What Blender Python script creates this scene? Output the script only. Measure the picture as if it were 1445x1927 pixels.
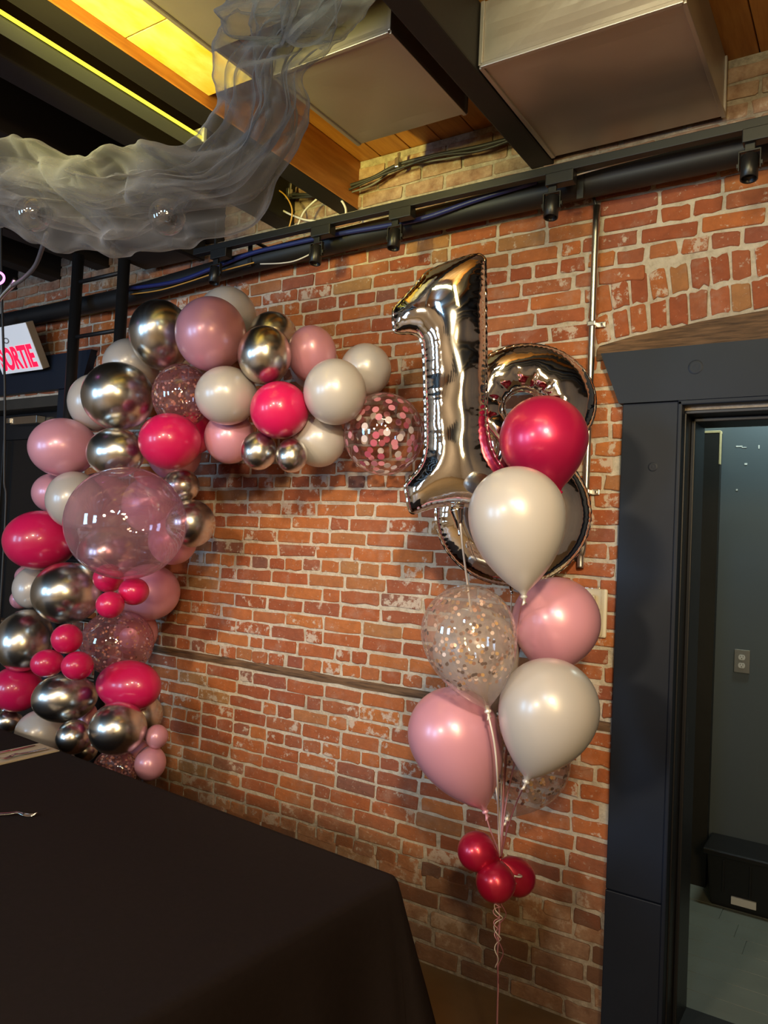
import bpy, bmesh, math, random
import numpy as np
from mathutils import Vector, Matrix, noise
from mathutils.geometry import delaunay_2d_cdt

for _o in list(bpy.data.objects):
    bpy.data.objects.remove(_o)
S = bpy.context.scene
COL = S.collection
rnd = random.Random(11)
PI = math.pi

# ---------------- camera ----------------
cam_data = bpy.data.cameras.new('camera')
cam = bpy.data.objects.new('camera', cam_data)
COL.objects.link(cam)
S.camera = cam
cam_data.sensor_fit = 'VERTICAL'
cam_data.sensor_height = 36.0
cam_data.sensor_width = 27.0
cam_data.lens = 1445.29 / 1927 * 36.0
cam_data.clip_start = 0.02
cam.matrix_world = Matrix(((0.84085, -0.02051, 0.54088, 0.0),
                           (0.53933, -0.05262, -0.84045, 0.0),
                           (0.04570, 0.99840, -0.03319, 1.655),
                           (0, 0, 0, 1)))

# ---------------- world, exposure ----------------
w = bpy.data.worlds.new('world')
S.world = w
w.use_nodes = True
w.node_tree.nodes['Background'].inputs[0].default_value = (0.55, 0.65, 0.8, 1)
w.node_tree.nodes['Background'].inputs[1].default_value = 0.25
S.view_settings.view_transform = 'Standard'
S.view_settings.look = 'None'
S.view_settings.gamma = 1
S.view_settings.use_curve_mapping = False
S.view_settings.exposure = 0.18
S.cycles.max_bounces = 10
S.cycles.transparent_max_bounces = 32
S.cycles.diffuse_bounces = 4
S.cycles.glossy_bounces = 5
S.cycles.transmission_bounces = 6
S.cycles.sample_clamp_indirect = 4.0
S.cycles.caustics_reflective = False
S.cycles.caustics_refractive = False

# ---------------- lights ----------------
def area(name, loc, target, power, color, sx, sy=None, spread=180, shape=None):
    d = bpy.data.lights.new(name, 'AREA')
    d.energy = power; d.color = color
    d.shape = shape or ('RECTANGLE' if sy else 'DISK')
    d.size = sx
    if sy: d.size_y = sy
    d.spread = math.radians(spread)
    o = bpy.data.objects.new(name, d)
    COL.objects.link(o)
    o.location = loc
    o.rotation_euler = (Vector(target) - Vector(loc)).to_track_quat('-Z', 'Y').to_euler()
    return o
def spot(name, loc, target, power, color, angle, blend, radius):
    d = bpy.data.lights.new(name, 'SPOT')
    d.energy = power; d.color = color; d.spot_size = math.radians(angle); d.spot_blend = blend
    d.shadow_soft_size = radius
    o = bpy.data.objects.new(name, d)
    COL.objects.link(o)
    o.location = loc
    o.rotation_euler = (Vector(target) - Vector(loc)).to_track_quat('-Z', 'Y').to_euler()
    return o
WARM = (1.0, 0.70, 0.32)
COOL = (0.36, 0.65, 1.0)
# track heads of the opposite track, behind and above the camera
spot('warm_spot_wall', (0.7, -0.9, 2.95), (-1.58, 2.7, 1.48), 440, (1.0, 0.81, 0.52), 36, 1.0, 0.12)
spot('warm_spot_arch', (-1.0, -1.2, 2.95), (-2.72, 2.4, 1.95), 190, (1.0, 0.83, 0.60), 42, 0.9, 0.14)
# two warm pendants behind the camera, then three added room fills
area('warm_pendant_a', (1.3, -1.0, 2.55), (-1.0, 2.4, 1.3), 24, WARM, 0.40)
area('warm_pendant_b', (2.6, -2.6, 2.4), (-1.0, 2.0, 1.2), 26, WARM, 0.5)
area('warm_room_fill_c', (-1.5, -2.8, 2.5), (-1.5, -1.6, 0.0), 90, (1.0, 0.82, 0.58), 0.5)  # this and the next two are added to brighten the room the chrome mirrors
area('warm_room_fill_d', (-3.6, -1.0, 2.5), (-3.6, -3.5, 0.6), 60, (1.0, 0.82, 0.58), 0.5)
area('warm_room_fill_e', (0.9, -3.2, 2.6), (1.2, -5.0, 1.0), 60, (1.0, 0.82, 0.58), 0.5)
# cool daylight from the front windows
area('daylight_window_a', (-4.9, -3.0, 1.9), (-2.4, 2.0, 1.4), 60, COOL, 0.8, 1.6)
area('daylight_window_b', (-3.4, -4.6, 1.9), (-2.4, 2.0, 1.4), 70, COOL, 0.8, 1.6)
area('cool_panel', (-0.30, -0.7, 3.02), (-0.9, 2.4, 1.0), 9, COOL, 0.22, 0.40)
# added fill for the plywood, then fluorescent uplights in the ceiling bays
area('plywood_fill', (-1.86, 0.35, 2.72), (-1.85, 1.35, 3.135), 9, (1.0, 0.86, 0.20), 0.08, 0.5, 50)  # added below the joists to brighten the plywood, no fixture of its own
area('bay_uplight_right', (-0.75, 0.95, 3.10), (-0.75, 2.05, 3.22), 3.5, (0.95, 1.0, 0.55), 0.6, 0.08, 140)
area('bay_uplight_far_right', (-0.24, 0.9, 3.05), (-0.28, 2.0, 3.35), 5, (1.0, 0.76, 0.28), 0.12, 0.5, 140)
# ceiling lamp of the little room behind the right doorway
area('vestibule_lamp', (-0.30, 3.95, 2.85), (-0.30, 4.2, 2.3), 15, (0.80, 1.0, 0.92), 0.5, 0.12)

# ---- measured places (metres: x along the brick wall, y towards it, z up) ----
VIEW = [[0.84085, 0.53933, 0.0457], [-0.02051, -0.05262, 0.9984], [-0.54088, 0.84045, 0.03319]]
ARCH = [
 ('silver',(-2.585,2.199,2.472),0.1314,0.1518,(-0.3081,0.5464,-0.7788),"chrome silver balloon at the arch's upper left bend, left of the biggest pink one"),
 ('pink',(-2.238,2.152,2.428),0.1390,0.1454,(-0.6849,0.7184,-0.122),'large pearl pink balloon at the very top of the arch'),
 ('white',(-2.364,2.361,2.567),0.1253,0.1276,(-0.6849,0.7184,-0.122),'white balloon behind the large pink one at the top of the arch'),
 ('silver',(-2.146,2.412,2.474),0.1023,0.1023,(-0.6849,0.7184,-0.122),'dark gold-tinted chrome balloon tucked behind the other chrome one on the arch top'),
 ('silver',(-1.978,2.183,2.327),0.1013,0.1114,(-0.6849,0.7184,-0.122),'chrome silver balloon in the middle of the arch top, right of the large pink one'),
 ('pink',(-1.897,2.369,2.366),0.0968,0.1157,(-0.3081,0.5464,-0.7788),'pink balloon on the arch top between a chrome and a white balloon'),
 ('white',(-2.014,2.536,2.367),0.1055,0.1033,(-0.6849,0.7184,-0.122),'white balloon almost hidden behind the pink one on the arch top'),
 ('white',(-1.724,2.496,2.317),0.1014,0.1035,(-0.6849,0.7184,-0.122),'white balloon at the upper right end of the arch, behind a bigger white one'),
 ('white',(-1.699,2.267,2.184),0.1160,0.1219,(-0.6849,0.7184,-0.122),'large white balloon near the right end of the arch, above the confetti bubble'),
 ('hot',(-1.905,2.201,2.116),0.1102,0.1082,(-0.6849,0.7184,-0.122),'hot pink balloon under the arch top with white balloons on both sides'),
 ('white',(-2.139,2.155,2.177),0.1198,0.1136,(-0.6849,0.7184,-0.122),'white balloon in the middle of the arch, right of the rose confetti balloon'),
 ('pink',(-2.234,2.281,2.033),0.1020,0.1064,(-0.6849,0.7184,-0.122),'pink balloon on the underside of the arch below the middle white one'),
 ('silver',(-1.997,2.199,1.965),0.0691,0.0773,(-0.3409,0.4622,0.8186),'small chrome balloon on the underside of the arch, left one of two'),
 ('silver',(-1.856,2.226,1.947),0.0599,0.0679,(-0.3409,0.4622,0.8186),'smallest chrome balloon on the underside of the arch, right one of two'),
 ('white',(-1.85,2.38,2.025),0.1042,0.1063,(-0.6849,0.7184,-0.122),'white balloon on the underside of the arch beside the two small chrome ones'),
 ('dots',(-1.623,2.494,2.056),0.1571,0.1612,(-0.6849,0.7184,-0.122),'clear bubble balloon filled with big pink and white paper dots, right end of the arch'),
 ('white',(-2.837,2.255,2.375),0.1242,0.1195,(-0.6849,0.7184,-0.122),"white balloon behind two chrome ones at the arch's upper left bend"),
 ('silver',(-2.713,2.098,2.199),0.1483,0.1438,(-0.6849,0.7184,-0.122),'largest chrome balloon on the arch, at its upper left shoulder'),
 ('confetti',(-2.431,2.194,2.202),0.1209,0.1319,(-0.6849,0.7184,-0.122),'clear balloon with rose gold confetti between a chrome and a white balloon on the arch'),
 ('white',(-3.1,2.278,2.225),0.1249,0.1349,(-0.3586,0.9277,-0.1042),"white balloon at the arch's outer left edge, half behind the largest chrome one"),
 ('pink',(-3.143,2.148,2),0.1509,0.1338,(0.5876,0.8073,0.05462),'oval pink balloon sticking out on the left of the arch beside the dark door'),
 ('silver',(-2.662,2.061,1.955),0.1255,0.1035,(-0.9797,-0.198,-0.03056),'chrome balloon just above the giant clear pink bubble'),
 ('hot',(-2.372,2.093,1.997),0.1225,0.1120,(-0.6849,0.7184,-0.122),'hot pink balloon on the inner corner of the arch under the rose confetti one'),
 ('hot',(-2.503,2.339,2.07),0.0876,0.0923,(-0.6849,0.7184,-0.122),'hot pink balloon mostly hidden behind the inner corner of the arch'),
 ('pink',(-2.686,2.398,1.995),0.1204,0.1252,(-0.6849,0.7184,-0.122),'pale pink balloon hidden behind the inner corner hot pink one'),
 ('white',(-3.046,2.154,1.76),0.1197,0.1293,(-0.3586,0.9277,-0.1042),'white balloon at the left of the giant clear pink bubble'),
 ('pink',(-3.372,2.277,1.798),0.1087,0.0984,(-0.3586,0.9277,-0.1042),"small pink balloon at the arch's left edge behind a white one"),
 ('clear',(-2.494,2.001,1.665),0.2328,0.2223,(-0.6849,0.7184,-0.122),"giant clear pink bubble balloon at the front of the arch's left leg"),
 ('silver',(-2.543,2.316,1.839),0.0829,0.0737,(-0.9797,-0.198,-0.03056),'small chrome balloon at the upper right of the giant clear bubble'),
 ('silver',(-2.473,2.32,1.677),0.1047,0.1024,(-0.6849,0.7184,-0.122),'chrome balloon sticking out to the right of the giant clear bubble'),
 ('hot',(-3.307,2.17,1.568),0.1648,0.1399,(0.5876,0.8073,0.05462),'hot pink balloon at the left of the giant clear bubble'),
 ('pink',(-2.648,2.383,1.597),0.1069,0.1069,(-0.6849,0.7184,-0.122),'pink balloon behind the lower right of the giant clear bubble'),
 ('pink',(-2.88,2.462,1.348),0.1451,0.1326,(-0.6849,0.7184,-0.122),'pink balloon on the right side of the left leg below the giant bubble'),
 ('silver',(-3.072,2.162,1.339),0.1512,0.1392,(-0.3586,0.9277,-0.1042),'chrome balloon under the giant clear bubble on the left leg'),
 ('white',(-3.464,2.248,1.334),0.0935,0.1064,(-0.3409,0.4622,0.8186),'white balloon at the left edge of the leg behind a chrome one'),
 ('pink',(-3.622,2.3,1.378),0.0457,0.0537,(-0.3409,0.4622,0.8186),"little pink balloon behind the white one at the leg's left edge, upper one"),
 ('pink',(-3.646,2.3,1.258),0.0485,0.0485,(-0.3586,0.9277,-0.1042),"little pink balloon behind the white one at the leg's left edge, lower one"),
 ('hot',(-2.683,2.079,1.434),0.0618,0.0596,(-0.6849,0.7184,-0.122),'mini hot pink balloon touching the bottom of the giant clear bubble'),
 ('hot',(-2.518,2.077,1.392),0.0600,0.0557,(-0.6849,0.7184,-0.122),'mini hot pink balloon, right one of the trio under the giant bubble'),
 ('hot',(-2.528,1.974,1.342),0.0543,0.0522,(-0.6849,0.7184,-0.122),'mini hot pink balloon, lowest of the trio under the giant bubble'),
 ('silver',(-3.375,2.163,1.093),0.1304,0.1480,(-0.3409,0.4622,0.8186),'big dark chrome balloon at the left picture edge on the leg'),
 ('confetti',(-2.874,2.295,1.127),0.1607,0.1463,(-0.6849,0.7184,-0.122),'clear balloon with rose gold confetti low on the left leg'),
 ('pink',(-3.006,2.507,1.142),0.1028,0.1131,(-0.3409,0.4622,0.8186),'pink balloon behind the lower confetti balloon of the leg'),
 ('hot',(-2.798,1.982,1.179),0.0613,0.0613,(-0.3586,0.9277,-0.1042),'mini hot pink balloon, topmost of the lower trio on the leg'),
 ('hot',(-2.926,1.986,1.062),0.0671,0.0581,(0.5876,0.8073,0.05462),'mini hot pink balloon, left one of the lower trio on the leg'),
 ('hot',(-2.715,1.979,1.079),0.0625,0.0581,(-0.3586,0.9277,-0.1042),'mini hot pink balloon, right one of the lower trio on the leg'),
 ('hot',(-3.432,2.177,0.856),0.1165,0.1089,(-0.3586,0.9277,-0.1042),'hot pink balloon low on the left edge of the leg'),
 ('hot',(-2.681,2.212,0.973),0.1501,0.1069,(-0.9797,-0.198,-0.03056),"wide hot pink balloon low on the leg's right side above a chrome one"),
 ('silver',(-2.95,2.094,0.898),0.1337,0.1060,(0.5876,0.8073,0.05462),'chrome balloon low on the leg under the mini hot pink trio'),
 ('silver',(-2.736,2.342,0.818),0.0899,0.0899,(-0.6849,0.7184,-0.122),"brownish chrome balloon half hidden at the leg's lower right"),
 ('silver',(-2.577,2.085,0.831),0.1144,0.1057,(-0.6849,0.7184,-0.122),'chrome balloon just above the far table edge'),
 ('silver',(-2.836,2.069,0.754),0.0718,0.0718,(-0.3586,0.9277,-0.1042),'small bright chrome balloon at the table edge'),
 ('silver',(-2.887,2.17,0.67),0.0510,0.0510,(-0.3586,0.9277,-0.1042),'tiny chrome balloon half hidden by the table edge'),
 ('white',(-3.21,2.17,0.688),0.1147,0.1050,(-0.3586,0.9277,-0.1042),'white balloon at the bottom of the leg cut off by the table edge'),
 ('silver',(-3.478,2.17,0.694),0.0661,0.0559,(0.5876,0.8073,0.05462),'small chrome balloon at the bottom left corner of the leg'),
 ('silver',(-3.621,2.247,0.717),0.0264,0.0317,(-0.3409,0.4622,0.8186),'tiny silver balloon behind the bottom left of the leg'),
 ('pink',(-2.998,2.254,0.778),0.0434,0.0627,(-0.3409,0.4622,0.8186),"pink balloon glimpsed between two chrome ones at the leg's bottom"),
 ('pink',(-2.47,2.195,0.797),0.0458,0.0480,(-0.6849,0.7184,-0.122),"mini pink balloon at the leg's bottom right against the bricks"),
 ('pink',(-2.492,2.188,0.686),0.0633,0.0698,(-0.3409,0.4622,0.8186),"pink balloon at the leg's lowest right corner behind the table"),
 ('confetti',(-2.648,2.143,0.646),0.1018,0.0753,(-0.9797,-0.198,-0.03056),"clear balloon with gold confetti at the leg's foot behind the table"),
 ('pink',(-2.685,2.293,0.653),0.0741,0.0695,(-0.6849,0.7184,-0.122),"dusty pink balloon at the leg's foot between the confetti one and the bricks"),
 ('silver',(-3.056,2.366,1.519),0.1409,0.1309,(-0.6849,0.7184,-0.122),'chrome balloon seen through the lower part of the giant clear bubble'),
 ('pink',(-3.164,2.383,1.763),0.1389,0.1441,(-0.3586,0.9277,-0.1042),'pink balloon seen through the upper left of the giant clear bubble'),
 ('pink',(-2.814,2.393,1.756),0.1321,0.1321,(-0.6849,0.7184,-0.122),'pink balloon seen through the upper right of the giant clear bubble'),
]
BOUQUET = [
 ('hotpearl',(-0.8684,2.236,1.977),0.1355,0.1638,(0.2628,0.2063,-0.9425),'hot pink pearl helium balloon floating in front of the silver number 8'),
 ('white',(-0.8467,1.998,1.736),0.1347,0.2245,(0.0953,0.1004,-0.9904),'white helium balloon in front of the silver numbers, highest white one of the bouquet'),
 ('pink',(-0.8254,2.286,1.424),0.1339,0.1767,(-0.1041,-0.02772,-0.9942),"pink helium balloon at the bouquet's right edge in front of the thermostat box"),
 ('confetti',(-0.9533,1.943,1.402),0.1325,0.2212,(0.2225,0.181,-0.958),'clear helium balloon full of rose gold confetti at the left of the bouquet'),
 ('white',(-1.05,2.193,1.319),0.1328,0.2112,(0.2576,0.2031,-0.9447),'white helium balloon right behind the left confetti helium balloon'),
 ('white',(-0.7597,2.075,1.202),0.1377,0.2093,(-0.2302,-0.11,-0.9669),"white helium balloon at the bouquet's lower right"),
 ('pink',(-1.056,2.08,1.079),0.1369,0.2476,(0.3378,0.2532,-0.9065),"pink helium balloon at the bouquet's lower left"),
 ('confetti',(-0.9587,2.434,0.9389),0.1406,0.1973,(-0.2577,-0.1281,-0.9577),'clear confetti helium balloon lowest and furthest back in the bouquet'),
]
TRIO = [
 ((-1.02,2.201,0.7014),0.0590,(0.7105,0.6184,-0.3358),'mini crimson balloon, upper left of the trio tied under the bouquet'),
 ((-0.9519,2.2,0.6284),0.0605,(-0.1548,0.7323,0.6632),'mini crimson balloon, front lowest of the trio tied under the bouquet'),
 ((-0.9312,2.322,0.6036),0.0561,(-0.3,-0.6737,0.6753),'mini crimson balloon, right one of the trio tied under the bouquet'),
]
KNOT = (-0.9626,2.251,0.6744)
FOIL_ONE = [(-0.1374,0.1865),(-0.1414,0.2235),(-0.1402,0.2576),(-0.1118,0.286),(-0.07198,0.3287),(-0.03501,0.3713),(0.02471,0.3964),(0.07021,0.41),(0.1043,0.4191),(0.1299,0.4214),(0.1441,0.4083),(0.1464,0.286),(0.1476,0.1154),(0.1481,-0.05523),(0.1515,-0.1235),(0.1612,-0.1747),(0.1783,-0.2145),(0.2039,-0.2486),(0.2056,-0.2771),(0.1982,-0.3169),(0.1897,-0.3624),(0.1669,-0.3692),(0.1214,-0.3624),(0.0759,-0.3578),(0.0304,-0.3567),(-0.02079,-0.3635),(-0.06061,-0.3772),(-0.08336,-0.384),(-0.09359,-0.3624),(-0.09758,-0.3339),(-0.105,-0.297),(-0.08904,-0.2771),(-0.06629,-0.2515),(-0.04809,-0.2202),(-0.03899,-0.1747),(-0.03899,-0.1121),(-0.04127,-0.02679),(-0.04354,0.05852),(-0.04582,0.1154),(-0.04923,0.1467),(-0.05776,0.1694),(-0.07198,0.1791),(-0.08904,0.1836),(-0.1146,0.1825)]
FOIL_ONE_AT = (-1.163,2.089,2.121)
FOIL_EIGHT = [(0.155,0.01227),(0.1715,-0.00162),(0.1866,-0.01673),(0.2004,-0.03294),(0.2127,-0.05016),(0.2234,-0.06825),(0.2324,-0.0871),(0.2397,-0.1066),(0.2453,-0.1265),(0.249,-0.1469),(0.2509,-0.1674),(0.251,-0.188),(0.2492,-0.2086),(0.2456,-0.2289),(0.2402,-0.2489),(0.233,-0.2684),(0.2241,-0.2873),(0.2135,-0.3055),(0.2013,-0.3228),(0.1877,-0.339),(0.1726,-0.3542),(0.1562,-0.3682),(0.1386,-0.3809),(0.12,-0.3922),(0.1004,-0.402),(0.07997,-0.4103),(0.05888,-0.417),(0.03727,-0.4221),(0.01527,-0.4255),(-0.00695,-0.4272),(-0.02925,-0.4272),(-0.05147,-0.4255),(-0.07346,-0.4221),(-0.09508,-0.417),(-0.1162,-0.4103),(-0.1366,-0.402),(-0.1562,-0.3922),(-0.1748,-0.3809),(-0.1924,-0.3682),(-0.2088,-0.3542),(-0.2239,-0.339),(-0.2375,-0.3228),(-0.2497,-0.3055),(-0.2603,-0.2873),(-0.2692,-0.2684),(-0.2764,-0.2489),(-0.2818,-0.2289),(-0.2854,-0.2086),(-0.2872,-0.188),(-0.2871,-0.1674),(-0.2852,-0.1469),(-0.2815,-0.1265),(-0.2759,-0.1066),(-0.2686,-0.0871),(-0.2596,-0.06825),(-0.2489,-0.05016),(-0.2366,-0.03294),(-0.2228,-0.01673),(-0.2077,-0.00162),(-0.1912,0.01227),(-0.1086,0.04982),(-0.1246,0.06166),(-0.1393,0.07469),(-0.1526,0.08882),(-0.1644,0.1039),(-0.1745,0.1199),(-0.1829,0.1365),(-0.1896,0.1538),(-0.1944,0.1715),(-0.1974,0.1895),(-0.1985,0.2077),(-0.1977,0.2259),(-0.1949,0.2439),(-0.1904,0.2617),(-0.184,0.279),(-0.1758,0.2958),(-0.1659,0.3118),(-0.1544,0.3271),(-0.1413,0.3413),(-0.1268,0.3545),(-0.111,0.3665),(-0.09397,0.3773),(-0.07591,0.3866),(-0.05696,0.3946),(-0.03726,0.401),(-0.01696,0.4058),(0.003751,0.4091),(0.02472,0.4107),(0.04578,0.4107),(0.06675,0.4091),(0.08747,0.4058),(0.1078,0.401),(0.1275,0.3946),(0.1464,0.3866),(0.1645,0.3773),(0.1815,0.3665),(0.1973,0.3545),(0.2118,0.3413),(0.2249,0.3271),(0.2364,0.3118),(0.2463,0.2958),(0.2545,0.279),(0.2609,0.2617),(0.2654,0.2439),(0.2682,0.2259),(0.269,0.2077),(0.2679,0.1895),(0.2649,0.1715),(0.2601,0.1538),(0.2534,0.1365),(0.245,0.1199),(0.2349,0.1039),(0.2231,0.08882),(0.2098,0.07469),(0.1951,0.06166),(0.1791,0.04982)]
FOIL_EIGHT_HOLE_A = [(0.08288,0.1887),(0.0816,0.1765),(0.07781,0.1648),(0.07165,0.1541),(0.06335,0.1446),(0.05325,0.1369),(0.04172,0.1311),(0.02921,0.1276),(0.0162,0.1264),(0.003187,0.1276),(-0.009323,0.1311),(-0.02085,0.1369),(-0.03096,0.1446),(-0.03925,0.1541),(-0.04541,0.1648),(-0.04921,0.1765),(-0.05049,0.1887),(-0.04921,0.2008),(-0.04541,0.2125),(-0.03925,0.2232),(-0.03096,0.2327),(-0.02085,0.2404),(-0.009323,0.2462),(0.003187,0.2497),(0.0162,0.2509),(0.02921,0.2497),(0.04172,0.2462),(0.05325,0.2404),(0.06335,0.2327),(0.07165,0.2232),(0.07781,0.2125),(0.0816,0.2008)]
FOIL_EIGHT_HOLE_B = [(0.05811,-0.1797),(0.05665,-0.1933),(0.05231,-0.2065),(0.04527,-0.2185),(0.03579,-0.2291),(0.02424,-0.2378),(0.01107,-0.2443),(-0.003231,-0.2482),(-0.0181,-0.2496),(-0.03297,-0.2482),(-0.04727,-0.2443),(-0.06044,-0.2378),(-0.07199,-0.2291),(-0.08147,-0.2185),(-0.08851,-0.2065),(-0.09285,-0.1933),(-0.09431,-0.1797),(-0.09285,-0.1661),(-0.08851,-0.153),(-0.08147,-0.1409),(-0.07199,-0.1303),(-0.06044,-0.1216),(-0.04727,-0.1152),(-0.03297,-0.1112),(-0.0181,-0.1099),(-0.003231,-0.1112),(0.01107,-0.1152),(0.02424,-0.1216),(0.03579,-0.1303),(0.04527,-0.1409),(0.05231,-0.153),(0.05665,-0.1661)]
FOIL_EIGHT_AT = (-1.059,2.496,1.938)
SWAG = [((-1.306,1.249,2.971),(-0.9604,1.471,2.99)),((-1.333,1.272,2.918),(-1.035,1.463,2.934)),((-1.367,1.289,2.894),(-1.095,1.465,2.883)),((-1.397,1.309,2.882),(-1.157,1.464,2.856)),((-1.422,1.333,2.81),(-1.231,1.456,2.813)),((-1.438,1.364,2.748),(-1.243,1.49,2.725)),((-1.489,1.371,2.689),(-1.296,1.498,2.623)),((-1.574,1.356,2.656),(-1.382,1.485,2.502)),((-1.68,1.325,2.681),(-1.511,1.443,2.446)),((-1.772,1.303,2.682),(-1.618,1.413,2.416)),((-1.854,1.289,2.666),(-1.76,1.361,2.392)),((-1.952,1.264,2.693),(-1.871,1.326,2.434)),((-2.064,1.228,2.739),(-1.998,1.282,2.438)),((-2.152,1.209,2.746),(-2.108,1.248,2.481)),((-2.261,1.176,2.751),(-2.243,1.198,2.503)),((-2.386,1.133,2.761),(-2.368,1.155,2.518)),]
BULBS = [(-1.612,1.369,2.483),(-1.978,1.216,2.503)]
RIBBON_ONE = [(-1.079,2.112,1.709),(-1.078,2.14,1.619),(-1.082,2.189,1.511),(-1.087,2.291,1.257),(-1.041,2.306,1.005),(-0.9864,2.278,0.8215),(-0.9669,2.26,0.6834)]
RIBBON_EIGHT = [(-1.018,2.386,1.483),(-1.022,2.4,1.341),(-0.9893,2.311,1.132),(-0.9804,2.277,0.939),(-0.9642,2.262,0.6836)]
RIBBON_HOT = [(-0.8253,2.27,1.819),(-0.9164,2.387,1.612),(-0.9781,2.404,1.38),(-0.979,2.33,1.13),(-0.9712,2.284,0.906),(-0.9614,2.263,0.6837)]
RIBBON_WHITE_HIGH = [(-0.8253,2.021,1.511),(-0.9004,2.167,1.406),(-0.9302,2.205,1.158),(-0.9579,2.244,0.9182),(-0.9615,2.251,0.6876)]
RIBBON_PINK_RIGHT = [(-0.8438,2.281,1.245),(-0.9187,2.31,1.093),(-0.9557,2.283,0.893),(-0.9657,2.269,0.7627),(-0.9641,2.262,0.6803)]
RIBBON_CONFETTI = [(-0.904,1.983,1.187),(-0.8776,1.98,1.1),(-0.8763,2.009,0.9917),(-0.9528,2.205,0.8005),(-0.9602,2.24,0.6882)]
RIBBON_WHITE_LOW = [(-0.8078,2.052,0.9969),(-0.8846,2.174,0.8879),(-0.9293,2.22,0.7856),(-0.9574,2.242,0.6884)]
RIBBON_PINK_LOW = [(-0.9721,2.143,0.8514),(-0.9576,2.154,0.7981),(-0.9569,2.205,0.7356),(-0.9602,2.24,0.6882)]
RIBBON_BACK = [(-1.009,2.408,0.7464),(-0.9969,2.37,0.7087),(-0.9726,2.291,0.6967),(-0.9655,2.261,0.6802)]
RIBBON_TAIL = [(-0.9725,2.274,0.5465),(-0.976,2.299,0.4539),(-0.9799,2.3,0.37),(-0.9765,2.306,0.2697),(-0.9762,2.309,0.1861),(-0.9769,2.313,0.08561),(-0.9742,2.32,-0.04813)]
CABLE_BLACK = [(-2.435,2.64,3.215),(-2.29,2.64,3.2),(-2.12,2.64,3.165),(-1.975,2.64,3.168),(-1.836,2.64,3.177),(-1.705,2.64,3.205),(-1.529,2.64,3.204),(-1.34,2.64,3.193),(-1.184,2.64,3.193)]
CABLE_GREY = [(-2.299,2.65,3.216),(-2.097,2.65,3.15),(-1.952,2.65,3.144),(-1.828,2.65,3.157),(-1.712,2.65,3.206),(-1.583,2.65,3.193),(-1.39,2.65,3.18),(-1.156,2.65,3.195)]
CLIPS = [(-2.281,2.63,3.199),(-1.699,2.63,3.204)]
WIRE_YELLOW = [(-2.363,2.6,3.238),(-2.269,2.58,3.171),(-2.216,2.57,3.104),(-2.21,2.57,3.055),(-2.225,2.57,3)]
WIRE_WHITE_A = [(-2.105,2.63,3.148),(-2.146,2.62,3.117),(-2.172,2.6,3.073),(-2.193,2.58,2.988)]
WIRE_WHITE_B = [(-2.022,2.63,3.131),(-1.964,2.6,3.091),(-1.924,2.58,3.041),(-1.912,2.57,2.993)]
WIRE_WHITE_C = [(-2.324,2.63,3.131),(-2.24,2.6,3.081),(-2.14,2.57,3.029),(-2.072,2.56,3.006),(-2.011,2.55,2.982)]
WIRE_YELLOW_LOW = [(-3.261,2.56,2.845),(-3.028,2.55,2.832),(-2.84,2.55,2.843),(-2.68,2.55,2.858),(-2.56,2.55,2.866),(-2.412,2.56,2.878)]
WIRE_WHITE_LOW = [(-2.373,2.56,2.865),(-2.242,2.555,2.847),(-2.152,2.555,2.847),(-2.041,2.56,2.875)]
WIRE_WHITE_RAIL = [(-0.986,2.53,2.926),(-0.8723,2.53,2.939),(-0.6933,2.53,2.947),(-0.5269,2.53,2.95),(-0.3869,2.53,2.957)]
BLUE_TINT_PATH = [(-3.311,2.555,2.876),(-2.921,2.555,2.861),(-2.67,2.555,2.889),(-2.436,2.555,2.92),(-2.201,2.555,2.924),(-1.927,2.555,2.923),(-1.714,2.555,2.915),(-1.515,2.555,2.913),(-1.287,2.555,2.94),(-1.056,2.555,2.958)]
CORD_GREY = [(-2.248,1.432,2.573),(-2.397,1.515,2.584),(-2.602,1.62,2.586),(-2.778,1.685,2.585),(-2.911,1.719,2.585)]
NEON = [(-2.911,1.659,2.598)]
STRAP = [(-3.629,2.071,3.076),(-3.62,2.088,2.778),(-3.609,2.105,2.533),(-3.597,2.123,2.274),(-3.59,2.143,1.859),(-3.583,2.158,1.6)]

# ================= helpers =================
def link(o, parent=None):
    COL.objects.link(o)
    if parent is not None: o.parent = parent
    return o
def mesh_obj(name, verts, faces, m=None, parent=None, smooth=False):
    me = bpy.data.meshes.new(name)
    me.from_pydata([tuple(v) for v in verts], [], faces)
    if smooth:
        me.polygons.foreach_set('use_smooth', [True] * len(me.polygons))
    if m: me.materials.append(m)
    me.update()
    return link(bpy.data.objects.new(name, me), parent)
def bm_obj(name, bm, m=None, parent=None, smooth=False):
    me = bpy.data.meshes.new(name)
    bm.normal_update()
    bm.to_mesh(me); bm.free()
    if smooth:
        me.polygons.foreach_set('use_smooth', [True] * len(me.polygons))
    if m: me.materials.append(m)
    return link(bpy.data.objects.new(name, me), parent)
def tag(o, label=None, cat=None, group=None, kind=None):
    if label: o['label'] = label
    if cat: o['category'] = cat
    if group: o['group'] = group
    if kind: o['kind'] = kind
    return o
def empty(name, loc=(0, 0, 0), rz=0.0, parent=None):
    o = bpy.data.objects.new(name, None)
    o.empty_display_size = 0.05
    o.location = loc; o.rotation_euler = (0, 0, rz)
    return link(o, parent)
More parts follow.
